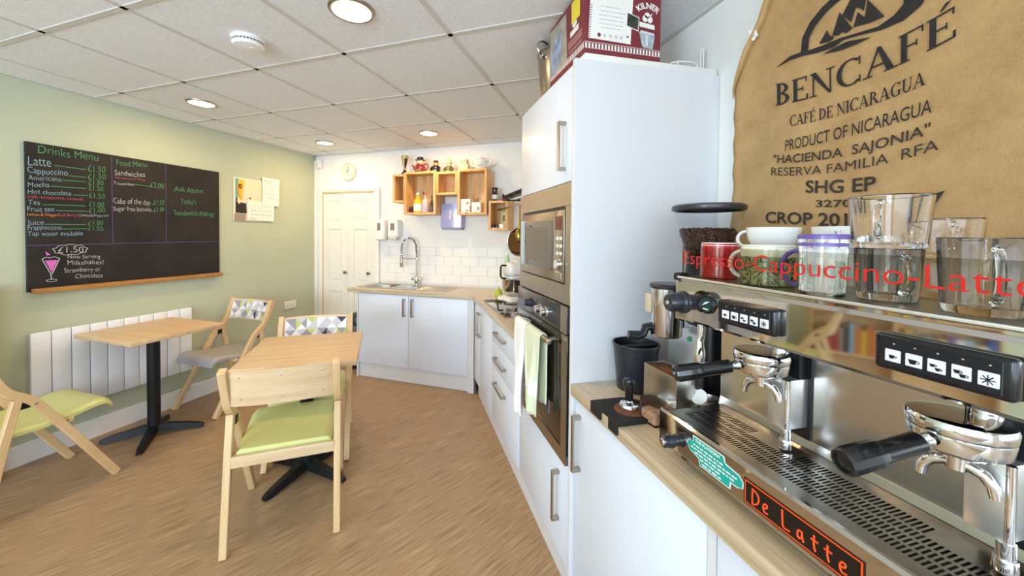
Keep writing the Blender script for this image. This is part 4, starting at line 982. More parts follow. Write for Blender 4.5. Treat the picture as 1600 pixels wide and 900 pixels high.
t = thing('green_spatula', 'spatula with a lime green blade hanging from the rail by the tall unit', 'spatula', (.884, 2.66, 1.44))
b = M(); b.box(-.006, .006, -.03, .03, 0, .10, bev=.005); b.build('blade', mat('lime_silicone', '#9fbf3f', rough=.5), t); b = M(); b.tube([(0, 0, .10), (0, 0, .262), (.012, 0, .275)], .006, 8); b.build('handle', DK, t)

# ------------------------------------------------------------------ on top of the tall unit
ZT = 2.1405
t = thing('boxed_jar_set', 'maroon cardboard gift box of glass jars on top of the tall unit', 'box', (.81, 1.478, ZT))
MAR = mat('maroon_card', '#7a2e35', rough=.5, var=.08, vscale=20)
hx, hy, hz = .163, .172, .262
b = M(); b.box(-hx, hx, -hy, hy, 0, hz, bev=.002, seg=1); b.build('carton', MAR, t)
RUSTW = mat('cream_card', '#efece6', rough=.6); 
def fpoly(name, m, P, d=.0006, lab=None):
    b = M()
    for p_ in P: b.prism(p_, (0, -hy - d, 0), (1, 0, 0), (0, 0, 1), (0, .0004, 0))
    return b.build(name, m, t)
def lpoly(name, m, P, d=.0006):
    b = M()
    for p_ in P: b.prism(p_, (-hx - d, 0, 0), (0, 1, 0), (0, 0, 1), (.0004, 0, 0))
    return b.build(name, m, t)
rc = lambda x0, x1, z0, z1: [(x0, z0), (x1, z0), (x1, z1), (x0, z1)]
ov = lambda x, z, rx, rz, n=18: [(x + rx * math.cos(2 * PI * i / n), z + rz * math.sin(2 * PI * i / n)) for i in range(n)]
fpoly('gingham_band', RUSTW, [rc(-hx + .002, hx - .002, .047, .0485), rc(-hx + .002, hx - .002, .0245, .0255)] + [rc(-hx + .004 + k * .0135, -hx + .011 + k * .0135, .026, .044) for k in range(24)])
fpoly('recipe_page', RUSTW, [[(-.147, .062), (.030, .058), (.040, hz - .01), (-.138, hz - .004)]], .0008)
fpoly('spiral_holes', BLACK, [rc(-.1465 + .009 * k / 14, -.1405 + .009 * k / 14, .066 + k * .009, .069 + k * .009) for k in range(14)], .0012)
fpoly('icon', MAR, [ov(-.103, .078, .007, .008), rc(.012, .022, .082, .088)] , .0012)
fpoly('icon', mat('grey_icon', '#cdc8c8', rough=.6), [ov(x, .078, .006, .007) for x in (-.08, -.056, -.032, -.010)], .0012)
b = M()
for k, (w_, z_) in enumerate([(.085, .185), (.10, .168), (.105, .152), (.095, .136), (.10, .120), (.08, .106)]):
    R = random.Random(k); x = -.055 - w_ / 2
    while x < -.055 + w_ / 2: l = R.uniform(.006, .016); b.prism(rc(x, x + l, z_, z_ + .0025), (0, -hy - .0012, 0), (1, 0, 0), (0, 0, 1), (0, .0003, 0)); x += l + .003
b.build('small_print', mat('grey_print_text', '#bdb7b8', rough=.6), t)
def arcfn(cx_, cz_, r_): return lambda p: Vector((cx_ + (r_ + p.z - 0) * math.sin((p.x) / r_), p.y, cz_ + (r_ + p.z) * math.cos(p.x / r_)))
b = M(); b.text('KILNER', (-.044, -hy - .0012, 0), (1, 0, 0), (0, 0, 1), .088, .022, bold=.03, fn=arcfn(.104, .150, .055)); b.build('lettering', RUSTW, t)
fpoly('fruit_motif', RUSTW, [ov(.092, .165, .012, .013), ov(.113, .163, .012, .013), ov(.101, .178, .012, .011), [(.113, .178), (.124, .190), (.120, .177)]], .0012)
fpoly('label_patch', RUSTW, [[(.068, .132), (.134, .126), (.134, .144), (.068, .150)]], .0012)
fpoly('jar_picture', mat('jar_grey', '#a9b2ba', rough=.3, var=.35, vscale=45), [[(.066, .112), (.136, .106), (.126, .050), (.082, .054)]], .0012)
fpoly('jar_picture', mat('jar_pale', '#d5dbe0', rough=.3), [[(.072, .118), (.132, .112), (.132, .105), (.072, .110)], [(.094, .10), (.104, .10), (.105, .06), (.096, .06)]], .0016)
fpoly('photo', mat('photo_dark', '#3c4038', rough=.4, var=.6, vscale=60), [[(.013, .128), (.060, .115), (.064, .162), (.016, .176)]], .0016)
fpoly('photo_edge', RUSTW, [[(.010, .125), (.063, .111), (.067, .165), (.013, .179)]], .0013)
# left side of the box
lpoly('gingham_band', RUSTW, [rc(-hy + .002, hy - .002, .047, .0485), rc(-hy + .002, hy - .002, .0245, .0255)] + [rc(-hy + .004 + k * .0135, -hy + .011 + k * .0135, .026, .044) for k in range(25)])
lpoly('photo', mat('photo_beige', '#a89f94', rough=.4, var=.25, vscale=18), [[(-.02, .042), (hy - .003, .042), (hy - .003, hz - .01), (-.005, hz - .02)]], .0008)
lpoly('glass_picture', mat('glass_blue', '#8f9dbb', rough=.3, var=.5, vscale=28), [[(.045, .07), (.075, .065), (.08, .20), (.04, .21)], [(.085, .06), (.12, .05), (.125, .19), (.08, .19)], [(.13, .05), (.16, .045), (.162, .14), (.13, .15)]], .0014)
lpoly('price_sticker', mat('yellow_sticker', '#efd63c', rough=.5), [[(-.135, .165), (-.06, .165), (-.06, .25), (-.135, .25)]], .0014)
lpoly('label_patch', RUSTW, [rc(-.125, -.05, .118, .140), ov(-.09, .155, .02, .012)], .0014)
lpoly('text_panel', mat('maroon_pale', '#9c6a68', rough=.6), [rc(-.155, -.03, .075, .108), rc(-.155, -.04, .055, .068)], .0012)
# metal ice bucket behind the box
t = thing('metal_bucket', 'tall metal ice bucket with ring handle behind the maroon box', 'bucket', (.765, 1.80, 2.1405))
b = M(); b.lathe([(0, 0), (.095, 0), (.098, .006), (.118, .225), (.122, .228), (.122, .234), (.115, .234), (.093, .012), (0, .008)], 40); b.build('body', BRASSY, t)
b = M(); b.tube([(-.112 + .036 * math.cos(a), -.045 + .012 * math.cos(a), .236 + .034 * math.sin(a)) for a in [i * PI / 12 for i in range(24)]], .0045, 8, closed=True); b.cyl((-.108, -.04, .196), (-.122, -.046, .198), .012, n=14); b.build('ring_handle', CHROME, t)
# wire stand
t = thing('wire_stand', 'white wire paper roll stand at the wall end of the tall unit top', 'stand', (1.14, 1.36, 2.1405))
b = M()
for q in range(4): b.tube([(-.015 + .062 * math.cos(q * PI / 2 + .8), .028 * math.sin(q * PI / 2 + .8), .0), (-.015 + .065 * math.cos(q * PI / 2 + .8), .03 * math.sin(q * PI / 2 + .8), .034)], .003, 6)
b.tube([(-.015 + .065 * math.cos(a), .03 * math.sin(a), .034) for a in [i * PI / 16 for i in range(32)]], .004, 8, closed=True)
b.tube([(-.02, -.028, .034), (.03, -.020, .030), (.052, -.012, .02), (.056, -.012, .03), (.056, -.012, .098), (.060, -.012, .106), (.066, -.012, .106), (.070, -.012, .098), (.070, -.012, .012), (.062, -.012, .004), (.045, -.012, .004)], .003, 8); b.build('wire', mat('white_wire', '#e4e2dc', rough=.3), t)

# ------------------------------------------------------------------ coffee sack on the right wall
s = NT('burlap')
v = s.coords(); 
w1 = s.add('ShaderNodeTexWave', wave_type='BANDS', bands_direction='Y', Scale=150.0, Distortion=5.0, Detail=2.0); w1.inputs['Detail Scale'].default_value = 3.0
w2 = s.add('ShaderNodeTexWave', wave_type='BANDS', bands_direction='Z', Scale=150.0, Distortion=5.0, Detail=2.0); w2.inputs['Detail Scale'].default_value = 3.0
s.link(v, w1.inputs['Vector']); s.link(v, w2.inputs['Vector'])
mx = s.add('ShaderNodeMath', operation='MAXIMUM'); s.link(w1.outputs['Fac'], mx.inputs[0]); s.link(w2.outputs['Fac'], mx.inputs[1])
nz = s.add('ShaderNodeTexNoise', Scale=9.0, Detail=9.0, Roughness=.72); s.link(v, nz.inputs['Vector'])
mn = s.add('ShaderNodeMix', data_type='FLOAT'); mn.inputs[0].default_value = .62; s.link(mx.outputs[0], mn.inputs[2]); s.link(nz.outputs['Fac'], mn.inputs[3])
s.link(s.ramp(mn.outputs[0], [(.15, rgb('#785836')), (.42, rgb('#a47f53')), (.75, rgb('#caa675'))]), s.b.inputs['Base Color'])
s.b.inputs['Roughness'].default_value = .95; s.b.inputs['Specular IOR Level'].default_value = .1; s.bump(mx.outputs[0], .25, .001)
BURLAP = s.m
EDGE = [(1.30, 1.165), (1.593, 1.178), (1.739, 1.185), (1.873, 1.181), (2.016, 1.180), (2.058, 1.167), (2.136, 1.132), (2.214, 1.074), (2.271, 1.050), (2.40, 1.03)]
def edge(z):
    for (za, ya), (zb_, yb_) in zip(EDGE, EDGE[1:]):
        if z <= zb_: return ya + (yb_ - ya) * max(0, (z - za)) / (zb_ - za)
    return EDGE[-1][1]
def sackx(y, z):
    return 1.212 - .006 * math.sin(y * 9 + z * 3) - .004 * math.sin(z * 11 + y * 4) - .012 * math.exp(-((y - edge(z)) / .05) ** 2)
t = thing('coffee_sack', 'printed brown burlap coffee sack hanging on the white wall above the coffee machine', 'sack', (0, 0, 0))
b = M()
def sk(a, c):
    z = 1.30 + 1.09 * c; y0 = edge(z) + .003 * math.sin(z * 60); y = y0 + (.30 - y0) * a; return (sackx(y, z), y, z)
b.quadgrid(sk, 70, 90); o = b.build('cloth', BURLAP, t, sharp=180); md = o.modifiers.new('thickness', 'SOLIDIFY'); md.thickness = .004; md.offset = 1
b = M(); zz = [1.98 + .4 * i / 60 for i in range(61)]
b.tube([(sackx(edge(z), z) - .006, edge(z) - .002 + .002 * math.sin(z * 23), z) for z in zz], [.0015 + .011 * min(1, (z - 1.98) / .16) * (1 + .12 * math.sin(z * 31)) for z in zz], 10, flat=1.5); b.build('rolled_hem', BURLAP, t)
b = M(); b.quadgrid(lambda a, c: (sackx(1.10, 2.17) - .018 + .002 * math.sin(6 * a), 1.095 - .022 * a + .018 * c, 2.150 + .045 * c + .01 * a), 3, 3); b.build('white_tag', PAPER, t)
SINK = mat('sack_ink', '#2f2a28', rough=.95, var=.2, vscale=60)
SINK2 = mat('sack_ink_faded', '#40362d', rough=.95, var=.35, vscale=90)
def onsack(p): return Vector((sackx(p.y, p.z) - .0045, p.y, p.z))
def sacktext(body, y0, z0, y1, z1, h, dip=0, bold=.02):
    b = M(); W = y0 - y1
    def fn(p):
        tt = (y0 - p.y) / W; p = p.copy(); p.z += (z1 - z0) * tt - 4 * dip * tt * (1 - tt); return onsack(p)
    b.text(body, (0, y0, z0), (0, -1, 0), (0, 0, 1), W, h, bold=bold, fn=fn); return b.build('lettering', SINK2 if bold > .01 or 'RFA' in body else SINK, t)
# serif capitals
def ring(cx_, cz_, rx, rz, ix, iz, a0, a1, n=16):
    A = [math.radians(a0 + (a1 - a0) * i / n) for i in range(n + 1)]
    return [(cx_ + rx * math.cos(a), cz_ + rz * math.sin(a)) for a in A] + [(cx_ + ix * math.cos(a), cz_ + iz * math.sin(a)) for a in A[::-1]]
R4 = lambda x0, x1, z0, z1: [(x0, z0), (x1, z0), (x1, z1), (x0, z1)]
def stem_(x, w=.16): return [R4(x, x + w, 0, 1), R4(x - .06, x + w + .06, 0, .05), R4(x - .06, x + w + .06, .95, 1)]
_E = stem_(.1) + [R4(.1, .66, .94, 1), R4(.61, .66, .78, 1), R4(.2, .5, .48, .54), R4(.47, .51, .4, .62), R4(.1, .68, 0, .06), R4(.63, .70, 0, .24)]
_C = [ring(.5, .5, .46, .52, .29, .46, 48, 312, 28), R4(.76, .81, .68, 1.0), R4(.76, .81, .02, .28)]
SER = {'B': (stem_(.1) + [ring(.22, .745, .38, .255, .22, .20, -90, 90), ring(.22, .27, .44, .27, .27, .215, -90, 90)], .74), 'E': (_E, .74),
       'É': (_E + [[(.32, 1.06), (.40, 1.06), (.60, 1.26), (.46, 1.26)]], .74), 'F': (_E[:3] + _E[3:7], .70),
       'N': ([R4(.14, .20, 0, 1), R4(.02, .30, 0, .05), R4(.76, .82, 0, 1), R4(.64, .94, .95, 1), [(.04, 1), (.27, 1), (.82, 0), (.74, 0)]], .96),
       'C': (_C, .88), 'G': (_C[:2] + [R4(.66, .82, .04, .42), R4(.58, .90, .38, .43)], .92),
       'A': ([[(.10, 0), (.17, 0), (.47, .9), (.43, 1)], [(.40, 1), (.52, 1), (.90, 0), (.69, 0)], R4(.24, .68, .31, .37), R4(.0, .28, 0, .05), R4(.60, .98, 0, .05)], .96),
       'D': (stem_(.1) + [ring(.2, .5, .60, .5, .42, .44, -90, 90)], .86), 'I': (stem_(.1), .38),
       'R': (stem_(.1) + [ring(.22, .73, .40, .27, .24, .21, -90, 90), [(.34, .5), (.52, .5), (.88, 0), (.66, 0)], R4(.66, .94, 0, .05)], .88),
       'U': ([R4(.12, .28, .3, 1), R4(.04, .36, .95, 1), R4(.70, .76, .3, 1), R4(.60, .86, .95, 1), ring(.44, .32, .32, .34, .26 - .08, .26, 180, 360)], .90), ' ': ([], .34)}
def sackserif(body, y0, z0, y1, z1, h, dip=0):
    W = y0 - y1; tot = sum(SER[c][1] for c in body); k = W / tot; x = 0; b = M()
    for c in body:
        P, w = SER[c]
        for poly_ in P:
            pts = []
            n = len(poly_)
            for i in range(n):                                   # finer edges so that the print follows the cloth
                a_, c_ = poly_[i], poly_[(i + 1) % n]
                for q in (0, .5): pts.append((a_[0] + (c_[0] - a_[0]) * q, a_[1] + (c_[1] - a_[1]) * q))
            vs = []
            for px_, pz_ in pts:
                tt = (x + px_) / tot; vs.append(onsack(Vector((0, y0 - (x + px_) * k, z0 + (z1 - z0) * tt - 4 * dip * tt * (1 - tt) + pz_ * h))))
            b.poly(vs)
        x += w
    return b.build('lettering', SINK, t)
sackserif('BENCAFÉ', 1.022, 1.902, .600, 1.922, .071, .024)
sackserif('CAFÉ DE NICARAGUA', .972, 1.820, .652, 1.832, .034, .012)
sacktext('PRODUCT OF NICARAGUA', .985, 1.744, .638, 1.760, .034, .006, bold=.0)
sacktext('"HACIENDA  SAJONIA"', 1.025, 1.712, .638, 1.710, .026, .018, bold=.0105)
sacktext('RESERVA FAMILIA  RFA', 1.030, 1.672, .622, 1.669, .026, .020, bold=.0)
sacktext('SHG EP', .915, 1.601, .740, 1.589, .036, .004, bold=.02)
sacktext('32701', .885, 1.554, .778, 1.547, .02, .0, bold=.02)
sacktext('CROP 2016', 1.042, 1.512, .765, 1.490, .036, .0, bold=.02)
sacktext('/', .748, 1.486, .733, 1.486, .036, .0, bold=.03)
sacktext('17', .662, 1.524, .608, 1.541, .030, .0, bold=.03)
LOGO = [[(1.02, 2.027), (0.972, 2.043), (0.938, 2.04), (0.915, 2.034), (0.873, 2.03), (0.826, 2.029), (0.789, 2.023), (0.743, 2.017), (0.712, 2.028), (0.694, 2.045), (0.69, 2.074), (0.647, 2.047), (0.663, 2.023), (0.693, 2.006), (0.737, 2.005), (0.789, 2.016), (0.82, 2.02), (0.846, 2.011), (0.887, 2.015), (0.932, 2.026), (0.972, 2.031)],
 [(0.873, 2.004), (0.846, 2.009), (0.813, 2.012), (0.758, 1.997), (0.788, 1.994), (0.826, 1.994)],
 [(0.937, 2.037), (0.933, 2.082), (0.911, 2.118), (0.876, 2.144), (0.842, 2.157), (0.792, 2.154), (0.74, 2.131), (0.693, 2.091), (0.713, 2.094), (0.746, 2.121), (0.792, 2.137), (0.832, 2.136), (0.865, 2.123), (0.896, 2.098), (0.912, 2.072), (0.915, 2.031)],
 [(0.883, 2.039), (0.862, 2.069), (0.853, 2.045), (0.848, 2.047), (0.844, 2.037), (0.856, 2.032)], [(0.848, 2.047), (0.83, 2.103), (0.799, 2.041), (0.814, 2.035), (0.824, 2.045), (0.833, 2.038)],
 [(0.823, 2.09), (0.804, 2.123), (0.792, 2.13), (0.777, 2.117), (0.768, 2.101), (0.773, 2.074), (0.782, 2.086), (0.791, 2.094), (0.802, 2.059)], [(0.797, 2.043), (0.787, 2.079), (0.778, 2.065), (0.771, 2.056), (0.765, 2.1), (0.73, 2.036), (0.76, 2.036)]]
b = M()
for P in LOGO: b.poly([onsack(Vector((0, y, z))) for y, z in P])
b.build('mountain_emblem', SINK, t)

# ------------------------------------------------------------------ espresso machine
MY0, MY1 = .115, .84
t = thing('espresso_machine', 'two group stainless espresso machine with red lettering on its cup guard', 'coffee machine', (.90, .48, WZ + .0005))
INV = Matrix.Translation((-.90, -.48, -WZ - .0005))
def EM(): return M().at(INV)
b = EM()
b.prism([(.642, .940), (.642, 1.014), (.646, 1.020), (.652, 1.020), (.656, 1.014), (.668, 1.006), (1.15, 1.006), (1.15, .940)], (0, MY0, 0), (1, 0, 0), (0, 0, 1), (0, MY1 - MY0, 0))
b.build('lower_body', MIRROR, t, sharp=8)
b = EM()
for y in (.17, .45, .79):
    for x in (.69, 1.10): b.cyl((x, y, .9105), (x, y, .94), .018, .022, n=16)
b.build('foot', BLACK, t)
# slotted drip tray
b = EM(); x0, x1, zt = .660, .832, 1.0125
def plate(a0, a1, c0, c1): b._f([(a0, c0, zt), (a1, c0, zt), (a1, c1, zt), (a0, c1, zt)], [(0, 1, 2, 3)])
b.box(x0, x1, MY0 + .004, MY1 - .004, 1.0065, 1.0075)
ya, yb_ = .125, .818; pit = .0068; nn = int((yb_ - ya) / pit)
cols = [(.690, .712), (.716, .738), (.742, .764), (.768, .798)]
plate(x0, .690, MY0 + .004, MY1 - .004); plate(.798, x1, MY0 + .004, MY1 - .004); plate(.690, .798, yb_, MY1 - .004); plate(.690, .798, MY0 + .004, ya)
for a_, c_ in ((.712, .716), (.738, .742), (.764, .768)): plate(a_, c_, ya, ya + nn * pit)
plate(.690, .798, ya + nn * pit, yb_)
for ci, (a0, a1) in enumerate(cols):
    for k in range(nn):
        y = ya + k * pit; f = y + pit / 2
        if ci == 3 and any(abs(f - g) < .05 for g in (.645, .345)): plate(a0, a1, y, y + pit); continue
        s1, s2 = y + .0012, y + .0048; sk_ = .0022
        O_ = [(a0, y), (a1, y), (a1, y + pit), (a0, y + pit)]; I_ = [(a0 + .001, s1), (a1 - .001, s1 + sk_ * .4), (a1 - .001, s2 + sk_ * .4), (a0 + .001, s2)]
        b._f([(p[0], p[1], zt) for p in O_ + I_], [(i, (i + 1) % 4, 4 + (i + 1) % 4, 4 + i) for i in range(4)])
b.box(x0, x0 + .002, MY0 + .004, MY1 - .004, 1.0065, zt); b.box(x1 - .002, x1, MY0 + .004, MY1 - .004, 1.0065, zt); b.box(x0, x1, MY1 - .006, MY1 - .004, 1.0065, zt)
b.build('drip_tray', mat('tray_steel', '#aba69d', rough=.25, metal=1.0, var=.12, vscale=25), t)
b = EM(); b.box(.662, .830, MY0 + .006, MY1 - .006, 1.0076, 1.0082); b.build('tray_well', mat('dark_tray_well', '#1b1a18', rough=.5), t)
# back wall of the working area and the upper housing
b = EM(); b.box(.838, 1.14, MY0 + .01, .85, 1.006, 1.26); b.prism([(.832, 1.0065), (.838, 1.03), (.842, 1.03), (.842, 1.0065)], (0, MY0 + .01, 0), (1, 0, 0), (0, 0, 1), (0, .84 - MY0, 0)); b.build('back_panel', mat('back_panel_steel', '#d4d1cc', rough=.24, metal=1.0), t, bevel=.001)
b = EM()
b.prism([(.702, 1.246), (.698, 1.252), (.698, 1.338), (.702, 1.346), (.702, 1.352), (1.15, 1.352), (1.15, 1.246)], (0, MY0 - .01, 0), (1, 0, 0), (0, 0, 1), (0, .852 - MY0 + .01, 0))
b.build('upper_housing', MIRROR, t, sharp=8)
b = EM(); b.box(.700, 1.15, .853, .862, 1.243, 1.350, bev=.003); b.build('end_cap', STEEL, t)
b = EM(); b.box(.694, 1.15, MY0 - .01, .858, 1.352, 1.357, bev=.0015, seg=1); b.build('cup_shelf', STEEL, t)
b = EM(); b.box(.6925, .6955, MY0 - .01, .846, 1.3535, 1.3590, bev=.001, seg=2); b.build('shelf_lip', mat('bright_lip', '#f0f0f0', rough=.25, metal=.8), t)
b = EM(); b.box(.694, .730, .846, .866, 1.346, 1.366, bev=.006, seg=3); b.build('corner_plug', RUBBER, t)
GUARD = NT('smoked_acrylic'); gb = GUARD.b; gb.inputs['Base Color'].default_value = (.74, .72, .64, 1); gb.inputs['Transmission Weight'].default_value = 1.0; gb.inputs['Roughness'].default_value = .0; gb.inputs['IOR'].default_value = 1.15
b = EM(); b.box(.7005, .7045, MY0 - .005, .838, 1.3575, 1.4355); b.build('cup_guard', GUARD.m, t)
b = EM(); b.text('Espresso-Cappuccino-Latte', (.6997, .834, 1.3925), (0, -1, 0), (0, 0, 1), .565, .032, bold=-.008)
o = b.build('lettering', mat('red_vinyl', '#cf231d', rough=.4), t); o['label'] = 'red lettering on the clear guard'
# group heads with pillar, foot and collar
for gy in (.66, .36):
    b = EM(); g = (.757, gy, 0)
    b.at(INV @ Matrix.Translation(g)).lathe([(0, 1.2155), (.030, 1.2152), (.046, 1.2142), (.0505, 1.2125), (.0525, 1.208), (.0525, 1.197), (.051, 1.1945), (0, 1.1945)], 48)
    b.at(INV).cyl((.803, gy - .006, 1.20), (.803, gy - .006, 1.247), .018, n=24); o = b.build('group_head', CHROME, t)
    b = EM(); b.box(.779, .840, gy - .040, gy + .004, 1.055, 1.160, bev=.003); b.build('group_pillar', mat('pillar_steel', '#dcdbd9', rough=.32, metal=.85) if 'pillar_steel' not in bpy.data.materials else bpy.data.materials['pillar_steel'], o)
    b = EM(); b.box(.834, .8392, gy - .047, gy + .012, 1.030, 1.244); b.box(.813, .838, gy - .038, gy + .02, 1.1605, 1.2455); b.build('shadow_gap_trim', BLACK, o)  # black strip paints the shade of the gap beside the pillar; bracket above
    b = EM(); b.cyl((.783, gy - .038, 1.03), (.783, gy - .038, 1.160), .0052, n=14); b.cyl((.783, gy - .036, 1.016), (.783, gy - .036, 1.036), .0125, .011, n=22, bev=.002); b.cyl((.783, gy - .036, 1.034), (.783, gy - .036, 1.056), .009, n=18); b.build('drain_tube', CHROME, o)
    b = EM(); b.box(.790, .812, gy - .052, gy - .024, 1.0127, 1.0135); b.build('tray_hole', bpy.data.materials['dark_tray_well'], o)
# touch pads
KEY = mat('key_white', '#e9eaf2', rough=.3); PADB = mat('pad_black', '#101218', rough=.25, coat=.3)
for yc in (.637, .347):
    b = EM(); b.box(.682, .699, yc - .0675, yc + .0675, 1.270, 1.322, bev=.0055, seg=4); pad = b.build('button_pad', PADB, t)
    b = EM(); b.box(.6812, .683, yc - .058, yc + .060, 1.2755, 1.3165, bev=.0008, seg=1); b.build('pad_face', mat('pad_face', '#191b22', rough=.3) if 'pad_face' not in bpy.data.materials else bpy.data.materials['pad_face'], pad)
    for k in range(5):
        ky = yc + .044 - k * .0228
        b = EM(); b.box(.6798, .682, ky - .0088, ky + .0088, 1.2835, 1.3010, bev=.0008, seg=1); ke = b.build('button', KEY, pad)
        b = EM(); u, v, o_ = (0, -1, 0), (0, 0, 1), (.6795, ky, 1.2915)
        if k < 4:
            def cup(dx, dz, s_):
                b.prism([(dx - .005 * s_, dz + .002 * s_), (dx + .004 * s_, dz + .002 * s_), (dx + .002 * s_, dz - .004 * s_), (dx - .003 * s_, dz - .004 * s_)], o_, u, v, (-.0003, 0, 0))
                b.tube([Vector(o_) + Vector((-.0002, -(dx + .0045 * s_ + .002 * s_ * math.cos(a)), dz - .0005 * s_ + .0018 * s_ * math.sin(a))) for a in [i * PI / 5 for i in range(10)]], .0004, 4, closed=True)
            if k < 2: cup(0, 0, (.8, 1.05)[k])
            else: cup(-.003, .002, (.62, .72)[k - 2]); cup(.0022, -.0022, (.62, .72)[k - 2])
        else:
            for q in range(4):
                a = q * PI / 4; d = Vector((0, math.cos(a), math.sin(a)))
                b.tube([Vector(o_) - d * .0062, Vector(o_) + d * .0062], .0006, 4)
        b.build('key_symbol', BLACK, ke)
        b = EM(); b.axis((.6815, ky - .001, 1.3095), (-1, 0, 0), [(0, 0), (.0016, 0), (.0012, .0012), (0, .0016)], 10); b.build('indicator', CHROME, pad)
# steam tap, gauge, wand
b = EM(); b.axis((.699, .792, 1.299), (-1, .12, 0), [(0, 0), (.020, 0), (.020, .022), (.0265, .024), (.0275, .027), (.026, .030), (.0275, .033), (.0275, .036), (.0235, .040), (.0225, .064), (.019, .071), (0, .072)], 10 * 2); kn = b.build('steam_knob', mat('blue_black_plastic', '#23262f', rough=.28, coat=.3), t)
b = EM(); b.axis((.6275, .8006, 1.299), (-1, .12, 0), [(0, 0), (.006, 0), (.005, .0015), (0, .002)], 14); b.build('knob_cap', CHROME, kn)
b = EM(); b.axis((.699, .7485, 1.301), (-1, 0, 0), [(0, 0), (.0215, 0), (.0225, .005), (.020, .009), (.017, .007)], 32); gg = b.build('pressure_gauge', BLACK, t)
b = EM(); b.axis((.699, .7485, 1.301), (-1, 0, 0), [(0, .0071), (.0172, .0071)], 28); b.build('dial_face', mat('dial_dark', '#31453f', rough=.12, coat=.6), gg)
b = EM(); b.prism([(-.012, -.004), (.002, .002), (.013, .009), (-.001, .006)], (.6915, .7485, 1.301), (0, -1, 0), (0, 0, 1), (-.0004, 0, 0)); b.prism([(-.009, -.012), (.008, -.0125), (.007, -.0095), (-.008, -.009)], (.6915, .7485, 1.301), (0, -1, 0), (0, 0, 1), (-.0004, 0, 0)); b.build('dial_marks', KEY, gg)
b = EM(); b.tube([(.725, .797, 1.25), (.725, .797, 1.215), (.722, .799, 1.19)], .009, 12); b.at(INV @ Matrix.Translation((.722, .799, 0))).lathe([(.0, 1.205), (.008, 1.205), (.010, 1.19), (.014, 1.168), (.0135, 1.16), (.011, 1.145), (.009, 1.14), (0, 1.138)], 20); b.build('steam_wand', CHROME, t)
b = EM(); b.tube([(.722, .799, 1.15), (.722, .802, 1.11), (.724, .806, 1.075)], .006, 10); b.build('wand_sleeve', BLACK, t)
# lower front: knob, sticker, name plate
b = EM(); b.axis((.642, .779, .966), (-1, .05, 0), [(0, 0), (.014, 0), (.014, .010), (.0165, .012), (.0165, .020), (.0145, .024), (.0145, .034), (.012, .037), (0, .037)], 22); kn = b.build('drain_knob', bpy.data.materials['blue_black_plastic'], t)
b = EM(); b.axis((.605, .781, .966), (-1, .05, 0), [(0, 0), (.0095, 0), (.008, .003), (0, .004)], 18); b.build('knob_cap', CHROME, kn)
def tpoly(name, m, polys, x):
    b = EM()
    for P in polys: b.prism(P, (x, 0, 0), (0, 1, 0), (0, 0, 1), (-.0004, 0, 0))
    return b.build(name, m, t)
TEAL = mat('teal_sticker', '#1fa396', rough=.4)
def blob(g): return [(.722 + g, 1.006 + g), (.640 - g, 1.006 + g), (.637 - g, .997), (.632 - g, .993 + g), (.602, .990 + g), (.593 - g, .982), (.594 - g, .970), (.606, .966 - g), (.622 - g, .966 - g), (.624 - g, .952 - g), (.700 + g, .952 - g), (.704 + g, .966 - g), (.732, .972 - g), (.741 + g, .982), (.736 + g, .992), (.722 + g, .994)]
tpoly('sticker_edge', mat('sticker_white', '#e8efef', rough=.4), [blob(.0022)], .6417); st = tpoly('sticker', TEAL, [blob(0)], .6412)
b = EM(); b.text('THE PLATFORM', (.6405, .716, .997), (0, -1, 0), (0, 0, 1), .068, .0062, bold=.03)
R = random.Random(3)
for z, ya, yb_ in ((.989, .722, .640), (.981, .728, .604), (.973, .716, .612), (.965, .700, .640), (.957, .694, .636)):
    y = ya
    while y > yb_ + .006:
        w = R.uniform(.004, .014); b.prism([(y, z - .0016), (max(yb_, y - w), z - .0016), (max(yb_, y - w), z + .0016), (y, z + .0016)], (.6405, 0, 0), (0, 1, 0), (0, 0, 1), (-.0002, 0, 0)); y -= w + .003
b.build('lettering', mat('sticker_print', '#eef5f4', rough=.5), t)
ORNG = mat('orange_print', '#f0521c', rough=.4)
q = lambda y0, y1, z0, z1: [(y0, z0), (y1, z0), (y1, z1), (y0, z1)]
tpoly('name_plate', mat('plate_edge', '#2a1a12', rough=.4), [q(.392, .590, .9475, .9965)], .6417); tpoly('name_plate_line', ORNG, [q(.3945, .5875, .950, .994)], .6413); tpoly('name_plate_face', mat('plate_black', '#17120f', rough=.35), [q(.397, .585, .9525, .9915)], .6409)
# brush lettering of the name plate
b = EM(); xq = .6403
def brush(pts, w=.0017): b.tube([Vector((xq, y, z)) for y, z in smooth2(pts, 2)], w, 6, flat=1.0)
zb_ = .957; hh = .029
def at_(y0, L): return [(y0 - p[0] * .016, zb_ + p[1] * hh) for p in L]
brush(at_(.570, [(0, 1), (-.05, .5), (.0, 0)])); brush(at_(.570, [(-.05, .98), (.7, .85), (.85, .45), (.5, .1), (0, 0)]))
brush(at_(.549, [(.05, .3), (.5, .38), (.55, .58), (.25, .62), (.0, .35), (.2, .02), (.65, .1)]))
brush(at_(.513, [(0, 1.05), (.05, .5), (.1, .02), (.5, .03), (.9, .08)]))
brush(at_(.488, [(.55, .55), (.2, .58), (.05, .25), (.3, .05), (.55, .3)])); brush(at_(.488, [(.56, .6), (.58, .25), (.75, .05)]))
brush(at_(.465, [(.3, .9), (.28, .3), (.45, .05)])); brush(at_(.465, [(.0, .6), (.7, .62)]))
brush(at_(.445, [(.3, .9), (.28, .3), (.45, .05)])); brush(at_(.445, [(.0, .6), (.7, .62)]))
brush(at_(.424, [(.05, .3), (.5, .38), (.55, .58), (.25, .62), (.0, .35), (.2, .02), (.65, .1)]))
b.build('lettering', ORNG, t)

